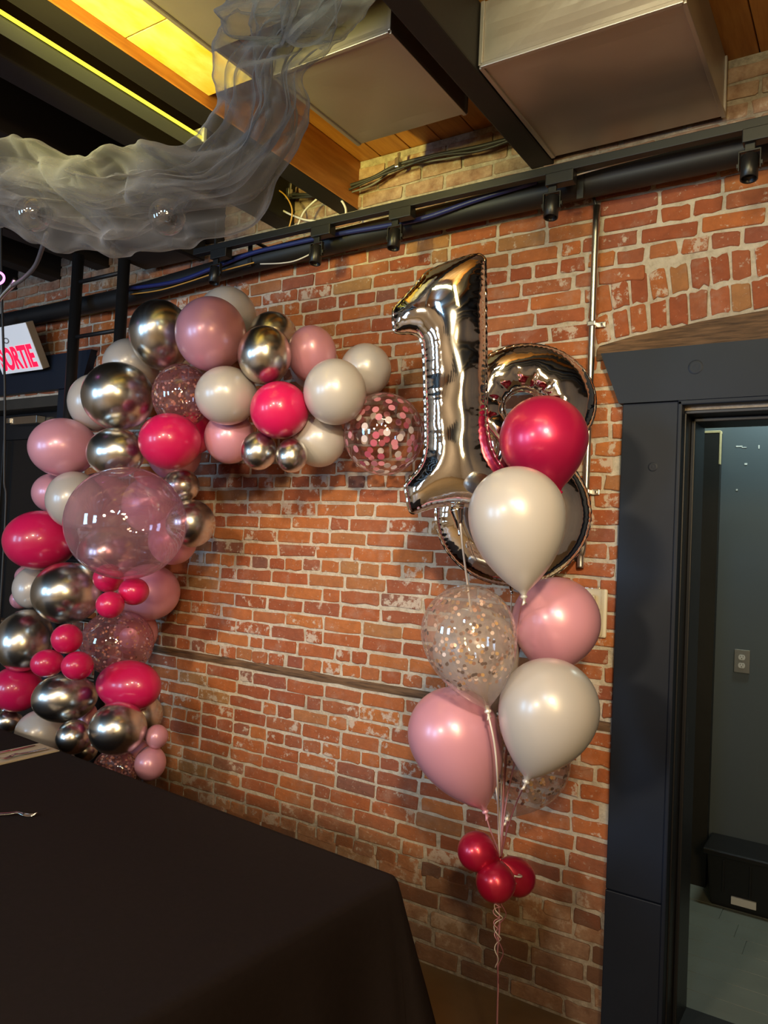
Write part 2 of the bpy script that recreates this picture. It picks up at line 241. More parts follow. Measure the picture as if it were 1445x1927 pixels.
def box(bm, lo, hi, bev=0.0, mat=None):
    r = bmesh.ops.create_cube(bm, size=1)
    vs = r['verts']
    for v in vs:
        v.co = Vector([(lo[i] + hi[i]) / 2 + v.co[i] * (hi[i] - lo[i]) for i in range(3)])
    if bev > 0:
        es = list({e for v in vs for e in v.link_edges})
        r2 = bmesh.ops.bevel(bm, geom=es, offset=bev, segments=2, affect='EDGES', profile=0.5)
        vs = list({v for f in r2['faces'] for v in f.verts} | {v for v in vs if v.is_valid})
    if mat is not None:
        for v in vs: v.co = mat @ v.co
    return vs
def frame_of(d):
    d = Vector(d).normalized()
    a = Vector((0, 0, 1)) if abs(d.z) < 0.9 else Vector((1, 0, 0))
    x = d.cross(a).normalized(); y = d.cross(x).normalized()
    return x, y, d
def tube_data(pts, r, n=8, closed=False):
    pts = [Vector(p) for p in pts]
    V = []; F = []
    x = None
    N = len(pts)
    for i, p in enumerate(pts):
        if closed: d = pts[(i + 1) % N] - pts[i - 1]
        else: d = pts[min(i + 1, N - 1)] - pts[max(i - 1, 0)]
        d = d.normalized() if d.length > 1e-9 else Vector((0, 0, 1))
        if x is None: x, y, _ = frame_of(d)
        else:
            x = (x - d * x.dot(d))
            x = x.normalized() if x.length > 1e-6 else frame_of(d)[0]
            y = d.cross(x)
        rr = r(i / (N - 1)) if callable(r) else r
        for k in range(n):
            a = 2 * PI * k / n
            V.append(p + (x * math.cos(a) + y * math.sin(a)) * rr)
    for i in range(N if closed else N - 1):
        j = (i + 1) % N
        for k in range(n):
            F.append((i * n + k, i * n + (k + 1) % n, j * n + (k + 1) % n, j * n + k))
    if not closed:
        F.append(tuple(range(n - 1, -1, -1)))
        F.append(tuple((N - 1) * n + k for k in range(n)))
    return V, F
def smooth_path(pts, n):
    pts = [Vector(p) for p in pts]
    P = [pts[0] * 2 - pts[1]] + pts + [pts[-1] * 2 - pts[-2]]
    out = []
    m = len(pts) - 1
    for i in range(n + 1):
        t = i / n * m; k = min(int(t), m - 1); u = t - k
        p0, p1, p2, p3 = P[k], P[k + 1], P[k + 2], P[k + 3]
        out.append(0.5 * ((2 * p1) + (p2 - p0) * u + (2 * p0 - 5 * p1 + 4 * p2 - p3) * u * u + (3 * p1 - p0 - 3 * p2 + p3) * u ** 3))
    return out
def tube(name, pts, r, m, parent=None, n=8, samples=None, closed=False):
    if samples: pts = smooth_path(pts, samples)
    V, F = tube_data(pts, r, n, closed)
    return mesh_obj(name, V, F, m, parent, True)
def lathe_data(prof, n=32):
    flip = prof[-1][1] < prof[0][1]
    V = []; F = []
    for (r, z) in prof:
        for k in range(n):
            a = 2 * PI * k / n
            V.append((r * math.cos(a), r * math.sin(a), z))
    for i in range(len(prof) - 1):
        for k in range(n):
            F.append((i * n + k, (i + 1) * n + k, (i + 1) * n + (k + 1) % n, i * n + (k + 1) % n) if flip else (i * n + k, i * n + (k + 1) % n, (i + 1) * n + (k + 1) % n, (i + 1) * n + k))
    return V, F
def copy_of(o, parent=None):
    c = o.copy(); COL.objects.link(c)
    if parent is not None: c.parent = parent
    return c

# ================= materials =================
def mat(name):
    m = bpy.data.materials.new(name); m.use_nodes = True
    nt = m.node_tree
    return m, nt, nt.nodes['Principled BSDF']
def N(nt, t, **kw):
    n = nt.nodes.new(t)
    for k, v in kw.items(): setattr(n, k, v)
    return n
def mix(nt, fac, a, b, blend='MIX'):
    n = nt.nodes.new('ShaderNodeMix'); n.data_type = 'RGBA'; n.blend_type = blend
    for i, v in ((0, fac), (6, a), (7, b)):
        if hasattr(v, 'links'): nt.links.new(v, n.inputs[i])
        else: n.inputs[i].default_value = v if i == 0 else (*v, 1) if len(v) == 3 else v
    return n.outputs[2]
def math_n(nt, op, a, b=None, clamp=False):
    n = nt.nodes.new('ShaderNodeMath'); n.operation = op; n.use_clamp = clamp
    for i, v in ((0, a), (1, b)):
        if v is None: continue
        if hasattr(v, 'links'): nt.links.new(v, n.inputs[i])
        else: n.inputs[i].default_value = v
    return n.outputs[0]
def noise_n(nt, scale, detail=4, rough=0.5, vec=None, dim=None):
    n = nt.nodes.new('ShaderNodeTexNoise')
    n.inputs['Scale'].default_value = scale; n.inputs['Detail'].default_value = detail
    n.inputs['Roughness'].default_value = rough
    if vec is not None: nt.links.new(vec, n.inputs['Vector'])
    return n.outputs['Fac']
def ramp(nt, fac, stops, interp='LINEAR'):
    n = nt.nodes.new('ShaderNodeValToRGB'); cr = n.color_ramp; cr.interpolation = interp
    while len(cr.elements) < len(stops): cr.elements.new(0.5)
    for e, (p, c) in zip(cr.elements, stops):
        e.position = p; e.color = (*c, 1) if len(c) == 3 else c
    nt.links.new(fac, n.inputs[0])
    return n.outputs[0]
def step_n(nt, v, lo, hi):
    n = nt.nodes.new('ShaderNodeMapRange'); n.interpolation_type = 'SMOOTHSTEP'
    nt.links.new(v, n.inputs[0]); n.inputs[1].default_value = lo; n.inputs[2].default_value = hi
    return n.outputs[0]
def pos_n(nt): return nt.nodes.new('ShaderNodeNewGeometry').outputs['Position']
def scaled(nt, vec, s):
    n = nt.nodes.new('ShaderNodeVectorMath'); n.operation = 'MULTIPLY'
    nt.links.new(vec, n.inputs[0]); n.inputs[1].default_value = s
    return n.outputs[0]
def bump(nt, bsdf, h, strength, dist):
    b = nt.nodes.new('ShaderNodeBump'); b.inputs['Strength'].default_value = strength; b.inputs['Distance'].default_value = dist
    nt.links.new(h, b.inputs['Height']); nt.links.new(b.outputs[0], bsdf.inputs['Normal'])
def simple(name, col, rough=0.5, metal=0.0, var=0.12, scale=8.0, bumpd=0.0, coat=0.0, spec=None, sss=0.0, vec_scale=None):
    m, nt, p = mat(name)
    vec = pos_n(nt)
    if vec_scale: vec = scaled(nt, vec, vec_scale)
    nz = noise_n(nt, scale, 4, 0.55, vec)
    c = mix(nt, nz, tuple(x * (1 - var) for x in col), tuple(min(1, x * (1 + var)) for x in col))
    nt.links.new(c, p.inputs['Base Color'])
    p.inputs['Roughness'].default_value = rough; p.inputs['Metallic'].default_value = metal
    if coat: p.inputs['Coat Weight'].default_value = coat; p.inputs['Coat Roughness'].default_value = 0.08
    if spec is not None: p.inputs['Specular IOR Level'].default_value = spec
    if sss:
        p.inputs['Subsurface Weight'].default_value = sss; p.inputs['Subsurface Radius'].default_value = (0.02, 0.01, 0.01)
        p.inputs['Subsurface Scale'].default_value = 1.0
    if bumpd: bump(nt, p, nz, 0.6, bumpd)
    return m

def brick_mat():
    m, nt, p = mat('brick')
    geo = nt.nodes.new('ShaderNodeNewGeometry'); oi = nt.nodes.new('ShaderNodeObjectInfo')
    r = math_n(nt, 'FRACT', math_n(nt, 'ADD', math_n(nt, 'MULTIPLY', oi.outputs['Random'], 7.31), math_n(nt, 'MULTIPLY', geo.outputs['Random Per Island'], 5.77)))
    P = geo.outputs['Position']
    base = ramp(nt, r, [(0.0, (0.30, 0.085, 0.040)), (0.18, (0.36, 0.105, 0.042)), (0.36, (0.44, 0.145, 0.048)), (0.52, (0.27, 0.085, 0.052)),
                        (0.64, (0.46, 0.165, 0.052)), (0.80, (0.38, 0.12, 0.048)), (0.86, (0.36, 0.20, 0.085)), (0.90, (0.40, 0.12, 0.05)), (0.95, (0.22, 0.10, 0.075)), (1.0, (0.33, 0.10, 0.05))])
    n1 = noise_n(nt, 26, 6, 0.65, P)
    base = mix(nt, n1, mix(nt, 1.0, base, (0.62, 0.62, 0.66), 'MULTIPLY'), mix(nt, 1.0, base, (1.35, 1.3, 1.22), 'MULTIPLY'))
    r2 = math_n(nt, 'FRACT', math_n(nt, 'MULTIPLY', r, 13.7))
    # lime and mortar smeared over some faces
    n2 = noise_n(nt, 17, 7, 0.7, P)
    thr = math_n(nt, 'SUBTRACT', 0.66, math_n(nt, 'MULTIPLY', math_n(nt, 'POWER', r2, 2.0), 0.16))
    lime = math_n(nt, 'MULTIPLY', step_n(nt, math_n(nt, 'SUBTRACT', n2, thr), -0.02, 0.05), 0.8)
    base = mix(nt, lime, base, (0.60, 0.52, 0.44))
    n5 = noise_n(nt, 75, 3, 0.6, P)
    base = mix(nt, math_n(nt, 'MULTIPLY', step_n(nt, n5, 0.63, 0.72), 0.55), base, (0.52, 0.42, 0.34))
    n6 = noise_n(nt, 9, 5, 0.65, P)
    base = mix(nt, math_n(nt, 'MULTIPLY', step_n(nt, n6, 0.52, 0.75), 0.35), base, (0.42, 0.30, 0.24))
    # old grime low on the wall and cement parging above the track
    sep = nt.nodes.new('ShaderNodeSeparateXYZ'); nt.links.new(P, sep.inputs[0])
    n3 = noise_n(nt, 5, 5, 0.6, P)
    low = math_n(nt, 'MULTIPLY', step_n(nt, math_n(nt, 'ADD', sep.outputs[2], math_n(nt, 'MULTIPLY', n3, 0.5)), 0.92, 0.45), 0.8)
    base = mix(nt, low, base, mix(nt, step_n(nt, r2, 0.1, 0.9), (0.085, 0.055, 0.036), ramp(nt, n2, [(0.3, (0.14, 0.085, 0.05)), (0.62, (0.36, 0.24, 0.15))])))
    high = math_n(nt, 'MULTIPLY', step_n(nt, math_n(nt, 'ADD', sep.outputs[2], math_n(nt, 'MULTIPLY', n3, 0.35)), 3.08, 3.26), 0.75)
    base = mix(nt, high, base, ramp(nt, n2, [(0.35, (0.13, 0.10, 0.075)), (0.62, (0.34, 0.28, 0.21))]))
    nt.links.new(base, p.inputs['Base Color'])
    p.inputs['Roughness'].default_value = 0.85
    p.inputs['Specular IOR Level'].default_value = 0.3
    n4 = noise_n(nt, 90, 5, 0.7, P)
    bump(nt, p, math_n(nt, 'ADD', math_n(nt, 'MULTIPLY', n4, 0.6), n2), 0.55, 0.006)
    return m
def mortar_mat():
    m, nt, p = mat('mortar')
    P = pos_n(nt)
    n1 = noise_n(nt, 30, 8, 0.7, P); n2 = noise_n(nt, 4, 5, 0.6, P)
    c = ramp(nt, n1, [(0.25, (0.40, 0.33, 0.25)), (0.5, (0.62, 0.55, 0.45)), (0.75, (0.76, 0.69, 0.59))])
    c = mix(nt, math_n(nt, 'MULTIPLY', step_n(nt, n2, 0.5, 0.7), 0.45), c, (0.36, 0.27, 0.17))
    sep = nt.nodes.new('ShaderNodeSeparateXYZ'); nt.links.new(P, sep.inputs[0])
    low = math_n(nt, 'MULTIPLY', step_n(nt, math_n(nt, 'ADD', sep.outputs[2], math_n(nt, 'MULTIPLY', n2, 0.5)), 0.92, 0.4), 0.75)
    c = mix(nt, low, c, ramp(nt, n1, [(0.35, (0.13, 0.09, 0.055)), (0.7, (0.42, 0.35, 0.26))]))
    high = math_n(nt, 'MULTIPLY', step_n(nt, math_n(nt, 'ADD', sep.outputs[2], math_n(nt, 'MULTIPLY', n2, 0.35)), 3.05, 3.2), 0.7)
    c = mix(nt, high, c, ramp(nt, n1, [(0.35, (0.12, 0.10, 0.08)), (0.7, (0.36, 0.30, 0.23))]))
    nt.links.new(c, p.inputs['Base Color']); p.inputs['Roughness'].default_value = 0.95
    p.inputs['Specular IOR Level'].default_value = 0.2
    bump(nt, p, math_n(nt, 'ADD', n1, n2), 0.9, 0.012)
    return m
def wood_mat(name, c0, c1, axis_scale, rough=0.6, bumpd=0.003, per_piece=0.25):
    m, nt, p = mat(name)
    P = scaled(nt, pos_n(nt), axis_scale)
    oi = nt.nodes.new('ShaderNodeObjectInfo')
    ad = nt.nodes.new('ShaderNodeVectorMath'); ad.operation = 'ADD'
    nt.links.new(P, ad.inputs[0])
    cmb = nt.nodes.new('ShaderNodeCombineXYZ'); nt.links.new(math_n(nt, 'MULTIPLY', oi.outputs['Random'], 31.0), cmb.inputs[0])
    nt.links.new(cmb.outputs[0], ad.inputs[1])
    n1 = noise_n(nt, 3.0, 6, 0.6, ad.outputs[0])
    c = ramp(nt, n1, [(0.3, c0), (0.7, c1)])
    k = math_n(nt, 'ADD', math_n(nt, 'MULTIPLY', oi.outputs['Random'], per_piece), 1 - per_piece / 2)
    cc = nt.nodes.new('ShaderNodeCombineColor'); 
    for i in range(3): nt.links.new(k, cc.inputs[i])
    c = mix(nt, 1.0, c, cc.outputs[0], 'MULTIPLY')
    nt.links.new(c, p.inputs['Base Color']); p.inputs['Roughness'].default_value = rough
    bump(nt, p, n1, 0.5, bumpd)
    return m
def emit(name, col, strength):
    m = bpy.data.materials.new(name); m.use_nodes = True; nt = m.node_tree
    nt.nodes.remove(nt.nodes['Principled BSDF'])
    e = nt.nodes.new('ShaderNodeEmission'); e.inputs[0].default_value = (*col, 1); e.inputs[1].default_value = strength
    nt.links.new(e.outputs[0], nt.nodes['Material Output'].inputs[0])
    return m
def pearl(name, col, dark):
    # latex with a pearly sheen: darker straight on, lighter at grazing angles
    m, nt, p = mat(name)
    n = noise_n(nt, 5, 3, 0.5, pos_n(nt))
    c = mix(nt, n, tuple(x * 0.95 for x in col), tuple(min(1, x * 1.05) for x in col))
    nt.links.new(c, p.inputs['Base Color'])
    p.inputs['Metallic'].default_value = dark
    p.inputs['Roughness'].default_value = 0.36
    p.inputs['Coat Weight'].default_value = 0.6; p.inputs['Coat Roughness'].default_value = 0.20
    return m
def shell(name, tint, gloss=0.12, milky=0.0, milk=(0.8, 0.7, 0.7), rim=0.35):
    m = bpy.data.materials.new(name); m.use_nodes = True; nt = m.node_tree
    nt.nodes.remove(nt.nodes['Principled BSDF'])
    lw = nt.nodes.new('ShaderNodeLayerWeight'); lw.inputs[0].default_value = 0.35
    tr = nt.nodes.new('ShaderNodeBsdfTransparent')
    edge = math_n(nt, 'POWER', lw.outputs['Facing'], 3.0)
    c = mix(nt, edge, tint, tuple(x * x * x for x in tint))
    nt.links.new(c, tr.inputs[0])
    gl = nt.nodes.new('ShaderNodeBsdfGlossy'); gl.inputs['Roughness'].default_value = 0.04
    nz = noise_n(nt, 14, 3, 0.5, pos_n(nt))
    b = nt.nodes.new('ShaderNodeBump'); b.inputs['Strength'].default_value = 0.10; b.inputs['Distance'].default_value = 0.01
    nt.links.new(nz, b.inputs['Height']); nt.links.new(b.outputs[0], gl.inputs['Normal'])
    df = nt.nodes.new('ShaderNodeBsdfTranslucent'); df.inputs[0].default_value = (*milk, 1)
    d2 = nt.nodes.new('ShaderNodeBsdfDiffuse'); d2.inputs[0].default_value = (*milk, 1)
    ms = nt.nodes.new('ShaderNodeMixShader'); ms.inputs[0].default_value = 0.5
    nt.links.new(df.outputs[0], ms.inputs[1]); nt.links.new(d2.outputs[0], ms.inputs[2])
    m1 = nt.nodes.new('ShaderNodeMixShader')
    mf = math_n(nt, 'ADD', math_n(nt, 'MULTIPLY', edge, rim), milky, True)
    nt.links.new(mf, m1.inputs[0]); nt.links.new(tr.outputs[0], m1.inputs[1]); nt.links.new(ms.outputs[0], m1.inputs[2])
    m2 = nt.nodes.new('ShaderNodeMixShader')
    l5 = nt.nodes.new('ShaderNodeLayerWeight'); l5.inputs[0].default_value = 0.5
    gf = math_n(nt, 'ADD', math_n(nt, 'MULTIPLY', math_n(nt, 'POWER', l5.outputs['Facing'], 4.0), 0.55), 0.03 + gloss * 0.35, True)
    nt.links.new(gf, m2.inputs[0]); nt.links.new(m1.outputs[0], m2.inputs[1]); nt.links.new(gl.outputs[0], m2.inputs[2])
    nt.links.new(m2.outputs[0], nt.nodes['Material Output'].inputs[0])
    return m
def gauze_mat():
    m = bpy.data.materials.new('gauze'); m.use_nodes = True; nt = m.node_tree
    nt.nodes.remove(nt.nodes['Principled BSDF'])
    lw = nt.nodes.new('ShaderNodeLayerWeight'); lw.inputs[0].default_value = 0.5
    tr = nt.nodes.new('ShaderNodeBsdfTransparent')
    df = nt.nodes.new('ShaderNodeBsdfDiffuse'); tl = nt.nodes.new('ShaderNodeBsdfTranslucent')
    nz = noise_n(nt, 6, 4, 0.55, pos_n(nt))
    c = ramp(nt, nz, [(0.3, (0.25, 0.26, 0.28)), (0.7, (0.37, 0.375, 0.39))])
    nt.links.new(c, df.inputs[0]); nt.links.new(c, tl.inputs[0])
    ms = nt.nodes.new('ShaderNodeMixShader'); ms.inputs[0].default_value = 0.45
    nt.links.new(df.outputs[0], ms.inputs[1]); nt.links.new(tl.outputs[0], ms.inputs[2])
    f = math_n(nt, 'ADD', math_n(nt, 'MULTIPLY', math_n(nt, 'POWER', lw.outputs['Facing'], 1.7), 0.85), 0.15, True)
    m1 = nt.nodes.new('ShaderNodeMixShader')
    nt.links.new(f, m1.inputs[0]); nt.links.new(tr.outputs[0], m1.inputs[1]); nt.links.new(ms.outputs[0], m1.inputs[2])
    nt.links.new(m1.outputs[0], nt.nodes['Material Output'].inputs[0])
    return m

M_BRICK = brick_mat(); M_MORTAR = mortar_mat()
M_NAVY = simple('navy_painted_wood', (0.0105, 0.0155, 0.029), 0.5, 0, 0.18, 6, 0.001, spec=0.28)
M_BLACKWOOD = simple('black_painted_wood', (0.012, 0.011, 0.010), 0.55, 0, 0.25, 9, 0.003)
M_DOORBLACK = simple('black_door_paint', (0.012, 0.013, 0.016), 0.4, 0, 0.2, 5)
M_OLDWOOD = wood_mat('weathered_wood', (0.05, 0.026, 0.013), (0.23, 0.125, 0.062), (3, 14, 40), 0.8, 0.006)
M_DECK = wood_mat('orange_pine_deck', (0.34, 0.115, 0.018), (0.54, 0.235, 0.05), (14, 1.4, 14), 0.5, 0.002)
M_DECKDARK = wood_mat('unlit_dark_deck', (0.012, 0.008, 0.004), (0.024, 0.014, 0.007), (14, 1.4, 14), 0.6, 0.002)  # darkness of the unlit bays put into the wood colour
M_JOIST = simple('black_joist', (0.007, 0.005, 0.004), 0.65, 0, 0.3, 9, 0.003)
M_STEEL = simple('galvanised_sheet', (0.44, 0.40, 0.365), 0.46, 0.85, 0.10, 2.2, 0.006)
M_ZINC = simple('zinc_conduit', (0.60, 0.60, 0.58), 0.28, 1.0, 0.08, 20)
M_BLACKMETAL = simple('black_metal', (0.006, 0.006, 0.006), 0.45, 0.0, 0.2, 12)
M_BLACKPIPE = simple('black_iron_pipe', (0.008, 0.008, 0.009), 0.5, 0.0, 0.25, 12)
M_CLOTH = simple('black_tablecloth', (0.024, 0.017, 0.015), 0.9, 0, 0.15, 60, 0.0006, spec=0.15)
M_PLASTICBLACK = simple('black_plastic', (0.010, 0.010, 0.011), 0.35, 0, 0.2, 8)
M_WHITEPAINT = simple('white_plastic', (0.72, 0.72, 0.70), 0.4, 0, 0.03, 8)
M_CREAM = simple('cream_plastic', (0.74, 0.66, 0.50), 0.4, 0, 0.04, 8)
M_PAPER = simple('cream_napkin', (0.72, 0.62, 0.42), 0.85, 0, 0.06, 40, 0.0005)
M_CUTLERY = simple('steel_cutlery', (0.62, 0.60, 0.56), 0.18, 1.0, 0.05, 30)
M_FLOOR = simple('brown_floor', (0.20, 0.125, 0.055), 0.5, 0, 0.35, 3.5, 0.002)
M_VESTFLOOR = simple('grey_floor', (0.17, 0.18, 0.15), 0.55, 0, 0.2, 6, 0.001)
M_VESTWALL = simple('slate_blue_wall', (0.10, 0.125, 0.145), 0.45, 0, 0.08, 3, 0.001)
M_ROOM = simple('plaster_room_wall', (0.40, 0.32, 0.24), 0.8, 0, 0.2, 2)
M_GAUZE = gauze_mat()
M_GLASS = shell('clear_glass_globe', (0.93, 0.93, 0.93), 0.30, 0.03, (0.7, 0.7, 0.7), 0.25)
M_PINK = pearl('pearl_pink_latex', (0.72, 0.33, 0.42), 0.18)
M_WHITE = pearl('pearl_white_latex', (0.56, 0.52, 0.485), 0.12)
M_HOTPEARL = pearl('pearl_hot_pink_latex', (0.58, 0.012, 0.085), 0.45)
M_CRIMSON = pearl('pearl_crimson_latex', (0.50, 0.008, 0.045), 0.45)
M_HOT = simple('hot_pink_latex', (0.66, 0.012, 0.10), 0.30, 0, 0.04, 4, 0, 0.35)
M_CHROME = simple('chrome_silver_latex', (0.68, 0.655, 0.60), 0.26, 1.0, 0.03, 4)
M_FOIL = simple('silver_foil', (0.86, 0.84, 0.80), 0.055, 1.0, 0.02, 4)
M_CLEARPINK = shell('clear_pink_bubble', (0.96, 0.80, 0.86), 0.28, 0.20, (0.92, 0.58, 0.68), 0.40)
M_CLEAR = shell('clear_bubble', (0.97, 0.94, 0.94), 0.22, 0.015, (0.90, 0.52, 0.56), 0.55)
M_CLEARLATEX = shell('clear_latex', (0.96, 0.93, 0.91), 0.25, 0.20, (0.95, 0.82, 0.76), 0.35)
M_ROSESHELL = shell('clear_rose_latex', (0.92, 0.74, 0.75), 0.25, 0.20, (0.74, 0.36, 0.40), 0.40)
def flake_mat():
    m, nt, p = mat('rose_gold_confetti')
    r = nt.nodes.new('ShaderNodeNewGeometry').outputs['Random Per Island']
    c = ramp(nt, r, [(0.0, (0.09, 0.035, 0.02)), (0.22, (0.42, 0.20, 0.12)), (0.45, (0.85, 0.58, 0.46)), (0.72, (0.80, 0.48, 0.16)), (0.86, (0.95, 0.78, 0.70))], 'CONSTANT')
    nt.links.new(c, p.inputs['Base Color']); p.inputs['Metallic'].default_value = 0.25; p.inputs['Roughness'].default_value = 0.35
    return m
M_ROSEGOLD = flake_mat()
M_DOTWHITE = simple('white_paper_dot', (0.82, 0.74, 0.74), 0.7, 0, 0.03)
M_DOTPINK = simple('pink_paper_dot', (0.78, 0.30, 0.38), 0.7, 0, 0.03)
M_DOTROSE = simple('rose_paper_dot', (0.62, 0.12, 0.20), 0.7, 0, 0.03)
M_WIREWHITE = simple('white_wire', (0.66, 0.64, 0.60), 0.5, 0, 0.08)
M_WIREYELLOW = simple('yellow_wire', (0.55, 0.30, 0.06), 0.5, 0, 0.1)
M_WIREBLACK = simple('black_cable', (0.02, 0.02, 0.022), 0.5, 0, 0.2)
M_WIREGREY = simple('grey_cable', (0.12, 0.12, 0.12), 0.5, 0, 0.2)
M_BLUE = simple('blue_tint_strand', (0.012, 0.020, 0.13), 0.4, 0, 0.2)
M_RIBBONPINK = simple('pink_ribbon', (0.66, 0.30, 0.34), 0.35, 0.2, 0.06)
M_RIBBONWHITE = simple('white_ribbon', (0.74, 0.66, 0.58), 0.3, 0.2, 0.06)
M_RIBBONGREY = simple('dark_rose_ribbon', (0.34, 0.12, 0.14), 0.35, 0.2, 0.06)

# ================= the brick wall =================
WALL_Y = 2.70
DOOR_L, DOOR_R, DOOR_T = -0.555, 0.42, 2.125      # right doorway
LD_L, LD_R, LD_T = -4.95, -3.97, 2.40             # left doorway
Z_DECK = 3.30
bm = bmesh.new()
for lo, hi in (((-6.0, WALL_Y + 0.003, 0), (LD_L, 3.02, Z_DECK)), ((LD_L, WALL_Y + 0.003, LD_T), (LD_R, 3.02, Z_DECK)),
               ((LD_R, WALL_Y + 0.003, 0), (DOOR_L, 3.02, Z_DECK)), ((DOOR_L, WALL_Y + 0.003, DOOR_T), (DOOR_R, 3.02, Z_DECK)),
               ((DOOR_R, WALL_Y + 0.003, 0), (3.5, 3.02, Z_DECK))):
    box(bm, lo, hi)
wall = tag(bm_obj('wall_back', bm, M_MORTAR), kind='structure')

def brick_geo(L, H, D, r, bulge=0.0018):
    """a worn brick face seen from -Y: outline of twelve jittered points, proud of the mortar"""
    pts = []
    c = min(0.0045, H * 0.1)
    outline = [(-L/2 + c, -H/2), (-L/6, -H/2), (L/6, -H/2), (L/2 - c, -H/2), (L/2, -H/2 + c), (L/2, H/2 - c),
               (L/2 - c, H/2), (L/6, H/2), (-L/6, H/2), (-L/2 + c, H/2), (-L/2, H/2 - c), (-L/2, -H/2 + c)]
    jit = [(x + r.gauss(0, 0.0021), z + r.gauss(0, 0.0018)) for x, z in outline]
    V = []
    for x, z in jit: V.append((x, D, z))
    for x, z in jit: V.append((x, 0.0012, z))
    for x, z in jit: V.append((x * (1 - 0.0035 / L * 2), -r.uniform(0.0, bulge), z * (1 - 0.0032 / H * 2)))
    V.append((r.uniform(-L/6, L/6), -bulge * r.uniform(0.3, 1.4), 0))
    n = 12; F = []
    for k in range(n):
        a, b2 = k, (k + 1) % n
        F.append((a, b2, n + b2, n + a)); F.append((n + a, n + b2, 2*n + b2, 2*n + a)); F.append((2*n + a, 2*n + b2, 3*n))
    return V, F
B_D = 0.035
br = random.Random(5)
def brick_meshes(L, H, count):
    res = []
    for i in range(count):
        V, F = brick_geo(L, H, B_D, br)
        me = bpy.data.meshes.new('brick'); me.from_pydata(V, [], F); me.materials.append(M_BRICK)
        res.append(me)
    return res
L_ST, L_HD, H_BR = 0.194, 0.090, 0.0490
ST = brick_meshes(L_ST, H_BR, 14); HD = brick_meshes(L_HD, H_BR, 8)
LINTEL = [(-0.86, 2.362), (-0.851, 2.375), (-0.727, 2.399), (-0.591, 2.413), (-0.518, 2.425), (-0.31, 2.440), (-0.07, 2.446), (0.17, 2.440), (0.38, 2.425), (0.45, 2.413), (0.59, 2.399), (0.711, 2.375), (0.72, 2.362)]
def lintel_z(x):
    for (x0, z0), (x1, z1) in zip(LINTEL, LINTEL[1:]):
        if x0 <= x <= x1: return z0 + (z1 - z0) * (x - x0) / (x1 - x0)
    return None
places = []   # (x, z, length, height, roll)
def blocked(x0, x1, zc):
    xm = (x0 + x1) / 2
    for x in (x0, x1):
        if LD_L - 0.20 < x < LD_R + 0.20 and zc < LD_T + 0.03: return True
        if -0.750 < x < 0.62 and zc < 2.34: return True
        lz = lintel_z(x)
        if lz is not None and 2.33 < zc < lz + 0.225: return True
    return False
def row(zc, header, H):
    x = -4.75 + br.uniform(0, 0.2)
    while x < 3.4:
        L = (L_HD if header or br.random() < 0.10 else L_ST) * br.uniform(0.93, 1.06)
        if not header and L < 0.12 and br.random() < 0.5: L *= 0.8
        x1 = x + L
        while L > 0.03 and blocked(x, x1, zc):
            if not blocked(x + 0.01, x1, zc): x += 0.01
            else: x1 -= 0.005
            L = x1 - x
        if L > 0.03:
            places.append(((x + x1) / 2, zc + br.gauss(0, 0.0014) + 0.004 * math.sin(x * 2.1 + zc * 3), L, H * br.uniform(0.95, 1.05), br.gauss(0, 0.006)))
        else: x1 = x + 0.03
        x = x1 + br.uniform(0.009, 0.017)
for i in range(36): row(1.084 + i * 0.0617, i in (0, 7, 13, 26), H_BR)
for i in range(11): row(0.981 - i * 0.0617, i in (4, 10), H_BR)
for k in range(5): row(0.322 - k * 0.070, False, 0.056)
for ring in range(2):
    for k in range(25):
        x = -0.848 + k * 0.0655
        z0 = (lintel_z(x) or 2.375) + 0.012 + ring * 0.108
        places.append((x + br.uniform(-0.004, 0.004), z0 + 0.048, 0.055 * br.uniform(0.9, 1.08), 0.095 * br.uniform(0.94, 1.05), (x + 0.07) * 0.22 + br.gauss(0, 0.03)))
MW = cam.matrix_world.inverted()
def shows(p):
    """how large a brick is in view, 0 where balloons, table or trim stand before it"""
    v = MW @ Vector((p[0], WALL_Y, p[1]))
    if v.z > -0.1: return 0
    x = 722.5 + 1445.29 * v.x / -v.z; y = 963.5 - 1445.29 * v.y / -v.z
    if not (-20 < x < 1460 and -20 < y < 1940): return 0
    if p[1] > 2.86 and p[0] > -2.6: return 0.02 / -v.z
    for cx, cy, rx, ry in ((840, 730, 75, 240), (985, 900, 130, 190), (1046, 1172, 80, 80), (883, 1205, 85, 100), (1033, 1350, 90, 100), (855, 1400, 80, 105), (225, 1100, 120, 330), (500, 740, 230, 120)):
        if ((x - cx) / rx) ** 2 + ((y - cy) / ry) ** 2 < 1: return 0
    if x < 745 and y > 1370 + x * 0.366: return 0
    return p[2] * p[3] / (v.z * v.z)
places.sort(key=lambda p: -shows(p))
for i, (x, z, L, H, roll) in enumerate(places[:300]):
    src = br.choice(HD if L < 0.14 else ST)
    o = bpy.data.objects.new('brick', src)
    L0 = L_HD if L < 0.14 else L_ST
    o.location = (x, WALL_Y - br.uniform(-0.001, 0.004), z)
    o.scale = (L / L0, 1, H / H_BR)
    o.rotation_euler = (br.gauss(0, 0.012), roll, br.gauss(0, 0.008))
    link(o, wall)
V = []; F = []
for (x, z, L, H, roll) in places[300:]:
    v, f = brick_geo(L, H, B_D, br)
    b0 = len(V); cr, sr = math.cos(roll), math.sin(roll)
    y0 = WALL_Y - br.uniform(-0.001, 0.004)
    V += [(x + a * cr + c * sr, y0 + b2, z - a * sr + c * cr) for a, b2, c in v]
    F += [tuple(b0 + k for k in q) for q in f]
tag(mesh_obj('far_bricks', V, F, M_BRICK, wall), kind='stuff')
